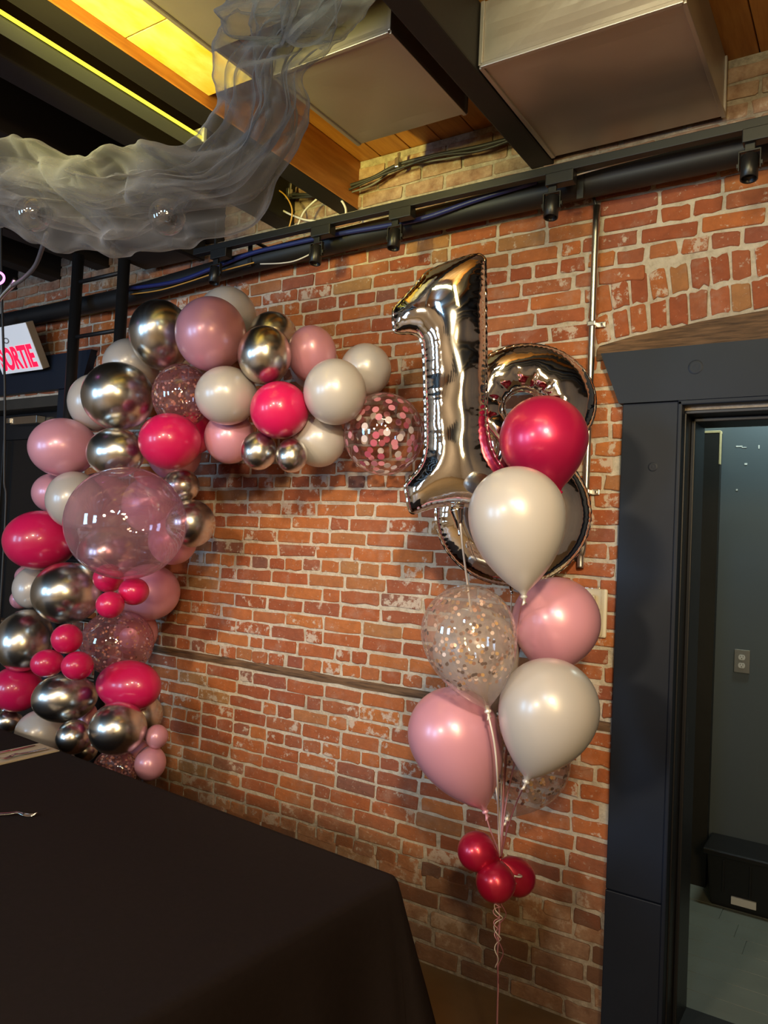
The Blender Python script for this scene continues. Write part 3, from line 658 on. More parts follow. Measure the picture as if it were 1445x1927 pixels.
# weathered nailing strip let into the wall
V = []; F = []
n = 46
for i in range(n + 1):
    x = -4.6 + (4.6 - 0.765) * i / n
    t = 1.0505 + 0.005 * noise.noise((x * 6, 0, 1)); b_ = 1.0165 + 0.006 * noise.noise((x * 7, 3, 1))
    yf = WALL_Y - 0.001 + 0.006 * noise.noise((x * 9, 5, 1))
    V += [(x, 2.75, b_), (x, yf, b_), (x, yf - 0.003, (t + b_) / 2), (x, yf + 0.001, t), (x, 2.75, t)]
for i in range(n):
    for k in range(4): F.append((i * 5 + k, i * 5 + k + 1, i * 5 + k + 6, i * 5 + k + 5))
mesh_obj('wood_strip', V, F, M_OLDWOOD, wall)
# curved timber lintel over the right doorway
V = []; F = []
for i, (x, z) in enumerate(LINTEL):
    yf = WALL_Y - 0.004 + 0.004 * noise.noise((x * 8, 1, 2))
    V += [(x, 2.80, 2.322), (x, yf, 2.322), (x, yf - 0.002, (2.322 + z) / 2), (x, yf, z), (x, 2.80, z)]
for i in range(len(LINTEL) - 1):
    for k in range(4): F.append((i * 5 + k, i * 5 + k + 1, i * 5 + k + 6, i * 5 + k + 5))
F += [(0, 1, 2, 3, 4), tuple((len(LINTEL) - 1) * 5 + k for k in (4, 3, 2, 1, 0))]
mesh_obj('lintel', V, F, M_OLDWOOD, wall)

# ================= other walls, floor, ceiling =================
def slab(name, lo, hi, m):
    b = bmesh.new(); box(b, lo, hi); return tag(bm_obj(name, b, m), kind='structure')
slab('wall_left', (-6.2, -5.2, 0), (-6.0, 3.02, Z_DECK), M_ROOM)
slab('wall_right', (3.5, -5.2, 0), (3.7, 3.02, Z_DECK), M_ROOM)
slab('wall_front', (-6.2, -5.4, 0), (3.7, -5.2, Z_DECK), M_ROOM)
floor = slab('floor', (-6.2, -5.4, -0.1), (3.7, 3.02, 0.0), M_FLOOR)
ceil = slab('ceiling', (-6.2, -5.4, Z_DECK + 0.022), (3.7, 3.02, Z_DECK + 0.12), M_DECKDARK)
JOISTS = [(-2.05, -1.945), (-2.42, -2.305), (-2.86, -2.75), (-3.30, -3.19), (-3.74, -3.63), (-4.18, -4.07), (-4.62, -4.51), (-5.06, -4.95), (-1.142, -1.052), (-0.16, -0.05), (0.40, 0.51), (0.95, 1.06), (1.5, 1.61), (2.05, 2.16)]
Z_JOIST = 3.085
def plank_mesh(wd):
    b = bmesh.new(); box(b, (-wd / 2 + 0.0015, -4.0, -0.011), (wd / 2 - 0.0015, 4.0, 0.011), 0.003)
    me = bpy.data.meshes.new('plank'); b.to_mesh(me); b.free(); return me
pr = random.Random(3)
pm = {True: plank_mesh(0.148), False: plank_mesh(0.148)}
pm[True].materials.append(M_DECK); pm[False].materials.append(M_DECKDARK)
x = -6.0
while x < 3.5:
    light = -2.36 < x + 0.07 < 0.6  # boards outside this span get the copy with shade in its colour
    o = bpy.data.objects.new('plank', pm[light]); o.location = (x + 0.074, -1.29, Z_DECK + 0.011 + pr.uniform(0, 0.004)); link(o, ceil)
    x += 0.1485
jm = {}
for (a, b2) in JOISTS:
    b = bmesh.new(); box(b, (a, -5.2, Z_JOIST), (b2, WALL_Y + 0.02, Z_DECK + 0.002), 0.006)
    o = bm_obj('joist', b, M_JOIST, ceil)
    if a == -2.05:   # right cheek in bare pine colour, standing in for the bay light on it
        o.data.materials.append(M_DECK)
        for f in o.data.polygons:
            if f.normal.x > 0.7: f.material_index = 1

# ================= right doorway and the little room behind it =================
door = tag(empty('door_1', (DOOR_L, WALL_Y, 0)), kind='structure')
def local(o_parent, name, boxes, m, bev=0.003, label=None):
    b = bmesh.new()
    off = Vector(o_parent.location)
    for lo, hi in boxes: box(b, Vector(lo) - off, Vector(hi) - off, bev)
    o = bm_obj(name, b, m, o_parent)
    if label: o['label'] = label
    return o
local(door, 'casing_board', [((-0.752, 2.665, 0.50), (-0.568, 2.70, 2.155))], M_NAVY)
local(door, 'plinth_block', [((-0.752, 2.661, 0.0), (-0.568, 2.70, 0.498))], M_NAVY)
local(door, 'casing_board', [((0.43, 2.665, 0.0), (0.62, 2.70, 2.155))], M_NAVY)
V = []
for y in (2.652, 2.705):
    V += [(x - DOOR_L, y - WALL_Y, z) for x, z in ((-0.762, 2.155), (0.63, 2.155), (0.70, 2.336), (-0.832, 2.336))]
mesh_obj('head_casing', V, [(0, 1, 2, 3), (7, 6, 5, 4), (0, 4, 5, 1), (1, 5, 6, 2), (2, 6, 7, 3), (3, 7, 4, 0)], M_NAVY, door)
for (cx, cz, r) in ((-0.515, 2.262, 0.024), (-0.644, 1.935, 0.016)):      # plugged screw holes under the paint
    Vp, Fp = lathe_data([(0.0005, 0.0012), (r * 0.3, 0.0012), (r * 0.55, 0.0006), (r * 0.8, 0.0018), (r, 0.0)], 20)
    yf = (2.652 if cz > 2.155 else 2.665)
    mesh_obj('screw_plug', [(cx + a - DOOR_L, yf - z - WALL_Y, cz + b2) for a, b2, z in Vp], Fp, M_NAVY, door, True)
local(door, 'bead', [((-0.568, 2.655, 0.0), (-0.553, 2.70, 2.155)), ((-0.568, 2.655, 2.139), (0.43, 2.70, 2.157))], M_NAVY, 0.004)
local(door, 'jamb', [((-0.556, 2.70, 0.0), (-0.548, 3.03, 2.127))], M_DOORBLACK)
local(door, 'jamb', [((0.412, 2.70, 0.0), (0.424, 3.03, 2.127))], M_DOORBLACK)
local(door, 'head_jamb', [((-0.556, 2.70, 2.115), (0.424, 3.03, 2.128))], M_DOORBLACK)
local(door, 'stop', [((-0.548, 2.78, 0.0), (-0.534, 2.82, 2.115)), ((-0.548, 2.78, 2.100), (0.412, 2.82, 2.115))], M_DOORBLACK)
local(door, 'strike_plate', [((-0.549, 2.86, 0.98), (-0.5465, 2.885, 1.05))], M_CUTLERY, 0.0008, 'worn metal strike plate')
# room behind
slab('wall_back_room', (-1.9, 4.20, 0), (1.6, 4.30, 3.1), M_VESTWALL)
slab('wall_side_room', (-2.0, 3.02, 0), (-1.9, 4.3, 3.1), M_VESTWALL)
slab('wall_right_room', (1.6, 3.02, 0), (1.7, 4.3, 3.1), M_VESTWALL)
slab('ceiling_room', (-2.0, 3.02, 3.1), (1.7, 4.3, 3.15), M_WHITEPAINT)
vf = slab('floor_room', (-2.0, 3.02, -0.1), (1.7, 4.3, -0.004), M_VESTFLOOR)
fr = random.Random(8)
y = 3.03
while y < 4.2:
    x = -1.2 + fr.uniform(-0.5, 0)
    while x < 1.0:
        x1 = x + fr.uniform(0.7, 1.0)
        b = bmesh.new(); box(b, (x, y, -0.006), (x1 - 0.002, y + 0.133, 0.0), 0.0012)
        bm_obj('floor_plank', b, M_VESTFLOOR, vf)
        x = x1
    y += 0.135
# door sill between the rooms
slab('trim_1', (DOOR_L, 2.70, -0.05), (DOOR_R, 3.03, 0.004), M_BLACKWOOD)
# black plank leaning on the wall of the small room
t = tag(empty('wall_board', (-0.72, 4.17, 0)), 'tall worn black board with a bright chipped top edge, standing in the small room', 'board')
V = []; F = []
prof = [(-0.105, 2.262), (-0.06, 2.268), (0.0, 2.264), (0.035, 2.270), (0.046, 2.268)]
for y in (-0.028, 0.025):
    V += [(-0.105, y, 0)] + [(a, y, z) for a, z in prof] + [(0.040, y, 0)]
k = len(prof) + 2
F = [tuple(range(k))[::-1], tuple(range(k, 2 * k))] + [(i, (i + 1) % k, k + (i + 1) % k, k + i) for i in range(k)]
mesh_obj('board', V, F, M_BLACKWOOD, t)
b = bmesh.new()
box(b, (-0.104, -0.0295, 2.258), (0.046, 0.024, 2.271), 0.002); box(b, (0.0405, -0.0295, 2.10), (0.0475, 0.0, 2.265), 0.001)
o = bm_obj('chipped_edge', b, simple('bare_pine_edge', (0.55, 0.45, 0.24), 0.7, 0, 0.2, 40), t); o['label'] = 'bare pale wood edge'
# outlet
t = tag(empty('wall_outlet', (-0.553, 4.20, 1.123)), 'steel plated double wall outlet with white sockets on the slate wall', 'outlet')
b = bmesh.new(); box(b, (-0.036, -0.007, -0.058), (0.036, 0.0, 0.058), 0.003)
bm_obj('cover_plate', b, simple('brushed_steel_plate', (0.42, 0.42, 0.40), 0.35, 0.9, 0.05, 30), t)
for dz in (0.020, -0.020):
    pts = [(0.0155 * math.cos(2 * PI * i / 28), max(-0.0125, min(0.0125, 0.0165 * math.sin(2 * PI * i / 28)))) for i in range(28)]
    V = [(a, -0.0095, dz + c) for a, c in pts] + [(a, -0.006, dz + c) for a, c in pts]
    F = [tuple(range(28))] + [(i, (i + 1) % 28, 28 + (i + 1) % 28, 28 + i) for i in range(28)]
    s = mesh_obj('socket', V, F, M_WHITEPAINT, t)
    b = bmesh.new()
    for a in (-0.006, 0.006): box(b, (a - 0.001, -0.0102, dz + 0.001), (a + 0.001, -0.0090, dz + 0.008))
    box(b, (-0.002, -0.0102, dz - 0.008), (0.002, -0.0090, dz - 0.004))
    bm_obj('slot', b, M_PLASTICBLACK, s)
b = bmesh.new(); box(b, (-0.0022, -0.0085, -0.002), (0.0022, -0.006, 0.002), 0.0008); bm_obj('screw', b, M_CUTLERY, t)
# paint chips on the slate wall
b = bmesh.new()
for x, z, w_, h in ((-0.595, 2.195, 0.030, 0.006), (-0.572, 2.189, 0.022, 0.004), (-0.505, 2.190, 0.006, 0.018), (-0.562, 2.105, 0.013, 0.010), (-0.600, 1.975, 0.008, 0.009)):
    box(b, (x - w_ / 2, 4.1985, z - h / 2), (x + w_ / 2, 4.2005, z + h / 2), 0.0006)
tag(bm_obj('paint_chips', b, M_WHITEPAINT, bpy.data.objects['wall_back_room']), kind='stuff')
# storage tote
t = tag(empty('storage_tote', (-0.12, 4.06, 0)), 'black storage tote with a white label on the floor of the small room', 'box')
b = bmesh.new()
V = []
for z, gx, gy in ((0.0, 0.0, 0.0), (0.24, 0.018, 0.010)):
    V += [(-0.51 - gx, -0.085 - gy, z), (0.40 + gx, -0.085 - gy, z), (0.40 + gx, 0.12, z), (-0.51 - gx, 0.12, z)]
bmv = [b.verts.new(v) for v in V]
for q in ((3, 2, 1, 0), (0, 1, 5, 4), (1, 2, 6, 5), (2, 3, 7, 6), (3, 0, 4, 7), (4, 5, 6, 7)): b.faces.new([bmv[i] for i in q])
bmesh.ops.bevel(b, geom=b.edges[:], offset=0.008, segments=2, affect='EDGES')
body_ = bm_obj('body', b, M_PLASTICBLACK, t)
for i in range(8):
    b = bmesh.new(); box(b, (-0.46 + i * 0.115, -0.098, 0.075), (-0.45 + i * 0.115, -0.086, 0.22), 0.002); bm_obj('rib', b, M_PLASTICBLACK, t)
b = bmesh.new(); box(b, (-0.545, -0.112, 0.235), (0.435, 0.132, 0.262), 0.006); bm_obj('lid', b, M_PLASTICBLACK, t)
b = bmesh.new(); box(b, (-0.418, -0.0985, 0.030), (-0.312, -0.0865, 0.064), 0.001); o = bm_obj('paper_label', b, M_WHITEPAINT, t); o['label'] = 'white paper label'

# ================= left doorway =================
d2 = tag(empty('door_2', (LD_R, WALL_Y, 0)), kind='structure')
V = []
for y in (2.655, 2.705):
    V += [(x - LD_R, y - WALL_Y, z) for x, z in ((-5.2, 2.42), (-3.76, 2.42), (-3.685, 2.624), (-5.3, 2.624))]
mesh_obj('head_casing', V, [(0, 1, 2, 3), (7, 6, 5, 4), (0, 4, 5, 1), (1, 5, 6, 2), (2, 6, 7, 3), (3, 7, 4, 0)], M_NAVY, d2)
local(d2, 'casing_board', [((-3.985, 2.668, 0), (-3.78, 2.705, 2.42))], M_NAVY)
local(d2, 'casing_board', [((-5.15, 2.668, 0), (-4.94, 2.705, 2.42))], M_NAVY)
local(d2, 'head_jamb', [((-4.95, 2.70, 2.335), (-3.97, 2.95, 2.40))], simple('faded_black_paint', (0.045, 0.04, 0.033), 0.5, 0, 0.2, 9))
local(d2, 'jamb', [((-4.955, 2.70, 0), (-4.90, 2.95, 2.34))], M_DOORBLACK)
local(d2, 'jamb', [((-4.02, 2.70, 0), (-3.965, 2.95, 2.34))], M_DOORBLACK)
leaf = local(d2, 'door_leaf', [((-4.90, 2.82, 0.01), (-4.76, 2.865, 2.33)), ((-4.16, 2.82, 0.01), (-4.02, 2.865, 2.33)), ((-4.77, 2.82, 2.17), (-4.15, 2.865, 2.33)), ((-4.77, 2.82, 0.01), (-4.15, 2.865, 0.30))], M_DOORBLACK)
b = bmesh.new(); box(b, (-4.77 - LD_R, 0.135, 0.29), (-4.15 - LD_R, 0.145, 2.18)); bm_obj('pane', b, simple('dark_glass', (0.010, 0.011, 0.013), 0.08, 0, 0.05), leaf)
cl = local(d2, 'door_closer', [((-4.60, 2.76, 2.255), (-4.32, 2.82, 2.305)), ((-4.62, 2.745, 2.262), (-4.585, 2.82, 2.298))], M_CUTLERY, 0.004)

# ================= air ducts =================
def duct(label, x0, x1, y0, y1, z0, z1):
    t = tag(empty('air_duct', ((x0 + x1) / 2, (y0 + y1) / 2, z0)), label, 'air duct', 'sheet metal ducts under the ceiling')
    cx, cy = (x0 + x1) / 2, (y0 + y1) / 2
    # body with cross-broken (dented) sheets
    V = []; F = []
    def sheet(fn, nu, nv):
        b0 = len(V)
        for i in range(nu + 1):
            for j in range(nv + 1): V.append(fn(i / nu, j / nv))
        for i in range(nu):
            for j in range(nv): F.append((b0 + i * (nv + 1) + j, b0 + (i + 1) * (nv + 1) + j, b0 + (i + 1) * (nv + 1) + j + 1, b0 + i * (nv + 1) + j + 1))
    W_, D_, H_ = x1 - x0, y1 - y0, z1 - z0
    def dent(u, v, s):
        e = min(1, 8 * u, 8 * (1 - u)) * min(1, 8 * v, 8 * (1 - v))
        pyramid = 1 - max(abs(2 * u - 1), abs(2 * v - 1))
        return e * (0.008 * pyramid + 0.008 * noise.noise((u * 2.3 + s, v * 2.3, s)))
    sheet(lambda u, v: (-W_ / 2 + W_ * u, -D_ / 2 + D_ * v, dent(u, v, cx * 9)), 24, 24)
    sheet(lambda u, v: (-W_ / 2 + W_ * u, -D_ / 2 + 0.6 * dent(u, v, cx * 7 + 3), H_ * v), 20, 8)
    sheet(lambda u, v: (-W_ / 2 + W_ * u, D_ / 2, H_ * v), 2, 2)
    sheet(lambda u, v: (W_ / 2 - 0.6 * dent(u, v, cx * 5 + 8), -D_ / 2 + D_ * u, H_ * v), 20, 8)
    sheet(lambda u, v: (-W_ / 2, -D_ / 2 + D_ * u, H_ * v), 2, 2)
    mesh_obj('sheet_metal', V, F, M_STEEL, t)
    b = bmesh.new()
    s = 0.007
    for sx in (-1, 1):
        box(b, (sx * W_ / 2 - s, -D_ / 2, -s), (sx * W_ / 2 + s, D_ / 2, s), 0.002)
        for sy in (-1, 1): box(b, (sx * W_ / 2 - s, sy * D_ / 2 - s, 0), (sx * W_ / 2 + s, sy * D_ / 2 + s, H_), 0.002)
    box(b, (-W_ / 2, -D_ / 2 - s, -s), (W_ / 2, -D_ / 2 + s, s), 0.002)
    bm_obj('folded_seam', b, M_STEEL, t)
    return t
duct('broad dented steel duct end close to the right picture edge, touching the brick wall', -1.040, -0.455, 2.045, 2.665, 3.095, 3.295)
duct('smaller steel duct left of the black joist, partly behind the grey gauze', -1.655, -1.215, 1.80, 2.285, 3.115, 3.295)
duct('dark steel duct at the top edge of the photo, left of the hanging gauze', -1.74, -1.24, 0.45, 1.62, 3.12, 3.295)

M_PLY = wood_mat('stained_plywood', (0.66, 0.40, 0.03), (0.80, 0.66, 0.30), (5, 2.0, 5), 0.6, 0.001, 0.1)
for (x0, x1, y0, y1) in ((-1.944, -1.745, -0.4, 1.455), (-1.944, -1.745, 1.46, 1.80)):
    b = bmesh.new(); box(b, (x0, y0, 3.128), (x1, y1, 3.138), 0.001)
    o = bm_obj('plywood_patch', b, M_PLY, ceil); o['label'] = 'pale plywood sheet fixed between the joists'
# ================= fluorescent fixture =================
t = tag(empty('strip_light', (-2.14, 1.25, 3.085)), 'long fluorescent strip light with a glowing yellow tube beside the joists', 'light')
b = bmesh.new(); box(b, (-0.058, -1.3, 0.0), (-0.052, 0.71, 0.055), 0.001); box(b, (-0.058, -1.3, -0.003), (0.012, 0.71, 0.003), 0.001); 
bm_obj('reflector', b, simple('reflector_enamel', (0.22, 0.24, 0.18), 0.35, 0.6, 0.05, 4), t)
b = bmesh.new(); box(b, (-0.058, 0.70, 0.0), (0.02, 0.715, 0.055), 0.002); bm_obj('end_cap', b, M_WHITEPAINT, t)
tube('lamp_tube', [(0.008, -1.28, 0.016), (0.008, 0.70, 0.016)], 0.006, emit('yellow_tube_glow', (1.0, 0.86, 0.05), 1.7), t, 12)

# ================= gauze swag with globe bulbs =================
def gauze():
    n = 200
    inner = smooth_path([p for p, q in SWAG], n); outer = smooth_path([q for p, q in SWAG], n)
    back = Vector(VIEW[2])
    fr_ = []
    for i in range(n + 1):
        p, q = inner[i], outer[i]
        c = (p + q) / 2; h = (q - p) / 2
        a, b2 = max(i - 2, 0), min(i + 2, n)
        d = inner[b2] + outer[b2] - inner[a] - outer[a]
        nrm = h.cross(d).normalized()
        if nrm.dot(back) < 0: nrm = -nrm
        fr_.append((c, h, nrm))
    V = []; F = []
    nv = 26
    def sheet(fn):
        b0 = len(V)
        for i in range(n + 1):
            c, h, nrm = fr_[i]
            for k in range(nv + 1):
                u, z = fn(i / n, k / nv * 2 - 1)
                V.append(c + h * u + nrm * z)
        for i in range(n):
            for k in range(nv):
                a = b0 + i * (nv + 1) + k
                F.append((a, a + 1, a + nv + 2, a + nv + 1))
    N1 = lambda t, s: noise.noise((t, s * 3.7, s * 1.3))
    # outer skin, front and back, with lumpy outline
    for sgn in (1, -1):
        def skin(t, v, sgn=sgn):
            edge = 1 + 0.17 * N1(t * 17, 1.0 if v < 0 else 2.0) + 0.07 * N1(t * 36, 3.0 if v < 0 else 4.0)
            a = v * PI / 2
            bulge = 0.075 * (1 + 0.5 * N1(t * 9, 5 + sgn))
            z = sgn * bulge * math.cos(a) + (0.065 * noise.noise((t * 13, v * 1.9, sgn * 2)) + 0.05 * max(0, 0.2 - abs(noise.noise((t * 8 + v * 0.8, v * 1.3, sgn * 3 + 8)))) * 5) * math.cos(a)
            return math.sin(a) * edge, z
        sheet(skin)
    # gathered lobes of cloth, each rolled over at its edges, wandering from side to side
    for L_ in range(7):
        s = 10 + L_ * 2.3
        def lobe(t, v, s=s, L_=L_):
            u0 = 0.75 * math.sin(t * (6 + 1.7 * L_ % 5) + L_ * 2.1) * (0.5 + 0.4 * N1(t * 3, s))
            w_ = (0.22 + 0.18 * (0.5 + N1(t * 8, s + 1))) 
            tw = 2.2 * N1(t * 4, s + 2)
            a = v * PI * 0.62
            x = math.sin(a); y = math.cos(a)
            cx, sx = math.cos(tw), math.sin(tw)
            u = u0 + w_ * (x * cx - y * sx * 0.5)
            u = max(-0.97, min(0.97, u))
            z = (L_ % 3 - 1) * 0.035 + 0.062 * (y * cx + x * sx * 0.7) * (0.6 + 0.6 * abs(N1(t * 7, s + 4))) + 0.045 * noise.noise((t * 19, v * 1.5, s))
            lim = 0.085 * math.sqrt(max(0.02, 1 - u * u))
            return u, max(-lim, min(lim, z))
        sheet(lobe)
    o = mesh_obj('gauze_swag', V, F, M_GAUZE, None, True)
    return tag(o, 'crumpled sheer grey gauze draped in a swag below the ceiling', 'fabric swag')
gauze()
for pos, lab in zip(BULBS, ('unlit clear globe bulb inside the gauze, above the arch', 'clear globe bulb at the left picture edge reflecting the yellow ceiling bay')):
    t = tag(empty('globe_bulb', pos), lab, 'light bulb', 'globe bulbs in the gauze')
    t.rotation_euler = (Vector(VIEW[2]) + Vector((0, 0, 0.35))).to_track_quat('Z', 'Y').to_euler()
    R_ = 0.048
    prof = [(0.0005, -R_)] + [(R_ * math.sin(a), -R_ * math.cos(a)) for a in [PI * i / 22 for i in range(1, 20)]] + [(0.018, R_ * 1.03), (0.0135, R_ * 1.2)]
    Vb, Fb = lathe_data(prof, 28); mesh_obj('glass', Vb, Fb, M_GLASS, t, True)
    Vb, Fb = lathe_data([(0.0135, R_ * 1.15), (0.0135, R_ * 1.6), (0.021, R_ * 1.62), (0.021, R_ * 2.4), (0.004, R_ * 2.5)], 16); mesh_obj('socket', Vb, Fb, M_PLASTICBLACK, t, True)
    fil = [(0.012 * math.cos(u * 9), 0.012 * math.sin(u * 9), -0.02 + 0.04 * u) for u in [i / 40 for i in range(41)]]
    tube('filament', fil, 0.0006, M_CUTLERY, t, 5)

mid = [(p + q) / 2 for p, q in ((Vector(p), Vector(q)) for p, q in SWAG)]
mid = [m_ for m_ in mid[1:]]
up_ = (Vector(VIEW[2]) + Vector((0, 0, 0.35))).normalized() * 0.118
top_ = [Vector((mid[0].x, mid[0].y, Z_JOIST + 0.2)), mid[0], mid[2], mid[4], Vector(BULBS[0]) + up_ + Vector((0.05, 0, 0.03)), Vector(BULBS[0]) + up_, Vector(BULBS[0]) + up_ - Vector((0.05, 0, 0)), (Vector(BULBS[0]) + Vector(BULBS[1])) / 2 + up_ * 0.8, Vector(BULBS[1]) + up_, mid[-1]]
tag(tube('bulb_cord', top_, 0.003, M_WIREGREY, None, 6, 60), 'thin cord inside the gauze carrying the globe bulbs', 'cord')

# ================= track, spotlights, pipe, cables along the wall top =================
t = tag(empty('light_track', (-1.4, 2.5, 2.95)), 'long black light track along the top of the brick wall', 'light track')
b = bmesh.new(); box(b, (-1.33, -0.017, -0.012), (2.6, 0.017, 0.018), 0.002); bm_obj('rail', b, M_BLACKMETAL, t)
for x in (-1.2, 1.36, 2.4):
    b = bmesh.new(); box(b, (x - 0.006, -0.006, 0.015), (x + 0.006, 0.006, 0.14), 0.001); bm_obj('hanger', b, M_BLACKMETAL, t)
SPOTS = ((-2.562, 0, 'black track spotlight furthest left, right above the arch top'),
         (-1.975, 0, 'black track spotlight second from the left, above the brick wall'),
         (-1.588, 0, 'black track spotlight in the middle, left of the silver number one'),
         (-0.945, 0, 'black track spotlight above the silver number eight, beside the zinc conduit'),
         (-0.320, 0, 'black track spotlight at the right picture edge'))
def spotlight():
    t = empty('track_spotlight')
    b = bmesh.new(); box(b, (-0.050, -0.021, -0.038), (0.050, 0.021, 0.004), 0.003); bm_obj('adapter', b, M_BLACKMETAL, t)
    b = bmesh.new()
    box(b, (-0.044, -0.006, -0.062), (-0.014, 0.006, -0.036), 0.002)
    for s in (-1, 1): box(b, (-0.029 + s * 0.030 - 0.002, -0.008, -0.118), (-0.029 + s * 0.030 + 0.002, 0.008, -0.058), 0.001)
    box(b, (-0.060, -0.008, -0.062), (0.002, 0.008, -0.057), 0.001)
    bm_obj('bracket', b, M_BLACKMETAL, t)
    prof = [(0.0005, -0.072), (0.020, -0.072), (0.0255, -0.078), (0.0255, -0.150), (0.023, -0.151), (0.021, -0.146), (0.019, -0.130), (0.0005, -0.128)]
    Vs, Fs = lathe_data(prof, 24)
    R3 = Matrix.Rotation(math.radians(-8), 3, 'X')
    o = mesh_obj('lamp_head', [R3 @ Vector((v[0], v[1], v[2] + 0.09)) + Vector((-0.029, 0, -0.09)) for v in Vs], Fs, M_PLASTICBLACK, t)
    for p in o.data.polygons: p.use_smooth = abs(p.normal.z) < 0.5
    for s in (-1, 1):
        b = bmesh.new(); box(b, (-0.029 + s * 0.0335 - 0.004, -0.007, -0.108), (-0.029 + s * 0.0335 + 0.004, 0.007, -0.094), 0.002)
        bm_obj('knob', b, M_BLACKMETAL, t)
    return t
proto = spotlight()
for i, (x, rz, lab) in enumerate(SPOTS):
    if i == 0: o = proto
    else:
        o = copy_of(proto)
        for ch in proto.children: copy_of(ch, o)
    o.location = (x, 2.5, 2.936); o.rotation_euler = (0, 0, rz)
    tag(o, lab, 'spotlight', 'track spotlights over the brick wall')
t = tag(empty('water_pipe', (-3.4, 2.62, 2.93)), 'thick black iron pipe running under the track along the wall', 'pipe')
tube('pipe_run', smooth_path([(-2.2, 0.02, -0.045), (-1.1, 0.015, -0.062), (-0.3, 0.005, -0.066), (0.1, 0.0, -0.062), (0.9, 0.0, -0.02), (2.1, 0.0, 0.007), (3.0, 0.0, 0.013), (4.6, 0.0, 0.015)], 60), 0.049, M_BLACKPIPE, t, 20)
for x in (0.95, 2.5, 3.3):
    b = bmesh.new(); box(b, (x - 0.012, -0.052, -0.06), (x + 0.012, -0.046, 0.067), 0.001); box(b, (x - 0.012, -0.05, 0.06), (x + 0.012, 0.09, 0.067), 0.001)
    bm_obj('hanger', b, M_BLACKPIPE, t)
def cable(name, pts, r, m, label, group=None, samples=40):
    o = tube(name, pts, r, m, None, 8, samples)
    return tag(o, label, 'cable', group)
o = cable('cable_bundle', CABLE_BLACK, 0.008, M_WIREBLACK, 'bundle of black cables clipped along the joint of wall and orange ceiling')
tube('cable', [(p[0] + 0.01, p[1] - 0.012, p[2] - 0.012 - 0.012 * (i % 2)) for i, p in enumerate(CABLE_BLACK)], 0.005, M_WIREBLACK, o, 7, 40)
cable('grey_cable', CABLE_GREY, 0.004, M_WIREGREY, 'thin grey cable sagging below the black cable bundle')
for p, lab in zip(CLIPS, ('zinc cable clamp at the left end of the black cable bundle', 'zinc cable clamp in the middle of the black cable bundle, below the small duct')):
    b = bmesh.new(); box(b, (-0.010, -0.018, -0.022), (0.010, 0.010, 0.020), 0.004); box(b, (-0.006, -0.004, 0.018), (0.006, 0.004, 0.046), 0.002)
    o = bm_obj('cable_clamp', b, M_ZINC); o.location = p; tag(o, lab, 'clamp', 'clamps of the cable bundle')
cable('yellow_wire', WIRE_YELLOW, 0.0035, M_WIREYELLOW, 'yellow wire hanging from the ceiling behind the gauze to the track')
cable('white_wire', WIRE_WHITE_A, 0.0045, M_WIREWHITE, 'white wire arching down left, below the cable bundle')
cable('white_wire', WIRE_WHITE_B, 0.0050, M_WIREWHITE, 'white wire bending sharply down right, below the cable bundle')
cable('white_wire', WIRE_WHITE_C, 0.0045, M_WIREWHITE, 'white wire lying low across the others just above the track')
cable('yellow_wire', WIRE_YELLOW_LOW, 0.003, M_WIREYELLOW, 'yellow wire sagging under the black pipe above the arch')
cable('white_wire', WIRE_WHITE_LOW, 0.003, M_WIREWHITE, 'white wire under the pipe beside the second spotlight')
cable('white_wire', WIRE_WHITE_RAIL, 0.003, M_WIREWHITE, 'pale wire lying along the track under the broad duct')
cable('blue_tint_strand', BLUE_TINT_PATH, 0.010, M_BLUE, 'dark blue strand added for the blue tint along the black pipe')  # added strand, its colour stands for the blue tint on the pipe

t = tag(empty('ventilation_box', (-3.06, 2.55, 3.0)), 'dark grey metal box at the wall top between ladder and track', 'box')
b = bmesh.new(); box(b, (-0.20, -0.10, 0.0), (0.20, 0.10, 0.28), 0.004); bm_obj('box_body', b, simple('dark_grey_metal', (0.030, 0.030, 0.030), 0.5, 0, 0.15), t)
b = bmesh.new(); box(b, (0.20, -0.11, -0.02), (0.235, 0.10, 0.28), 0.004); bm_obj('corner_post', b, M_BLACKMETAL, t)
cable('black_wire', [(-3.36, 2.60, 2.90), (-3.40, 2.625, 2.83), (-3.415, 2.66, 2.72), (-3.42, 2.665, 2.55), (-3.42, 2.665, 2.40)], 0.007, M_WIREBLACK, 'black wire dropping down the bricks beside the ladder', None, 20)

# conduit with straps, thermostat box
t = tag(empty('conduit', (-0.872, 2.672, 1.55)), 'slim zinc conduit pipe running down the bricks to the thermostat box', 'conduit')
tube('pipe_run', [(0.0, 0, 1.33), (0, 0, 0.6), (-0.002, 0, 0.15), (-0.012, 0.004, 0.07), (-0.012, 0.004, 0.03)], 0.0125, M_ZINC, t, 16, 30)
tube('cable', [(0, 0, 1.32), (-0.006, -0.005, 1.345), (-0.022, -0.012, 1.39)], 0.006, M_WIREBLACK, t, 8, 8)
for z in (0.90, 0.30):
    b = bmesh.new(); box(b, (-0.015, -0.016, z - 0.009), (0.015, 0.024, z + 0.009), 0.003); box(b, (0.013, 0.016, z - 0.010), (0.042, 0.024, z + 0.010), 0.002)
    s = bm_obj('strap', b, M_ZINC, t)
    b = bmesh.new(); box(b, (0.026, 0.010, z - 0.005), (0.036, 0.018, z + 0.005), 0.002); bm_obj('screw', b, M_CUTLERY, s)
t = tag(empty('thermostat_box', (-0.865, 2.695, 1.41)), 'cream thermostat under a clear lockable cover, behind the right pink helium balloon', 'thermostat')
b = bmesh.new(); box(b, (-0.085, -0.014, -0.07), (0.078, 0.0, 0.100), 0.006); bm_obj('base', b, M_CREAM, t)
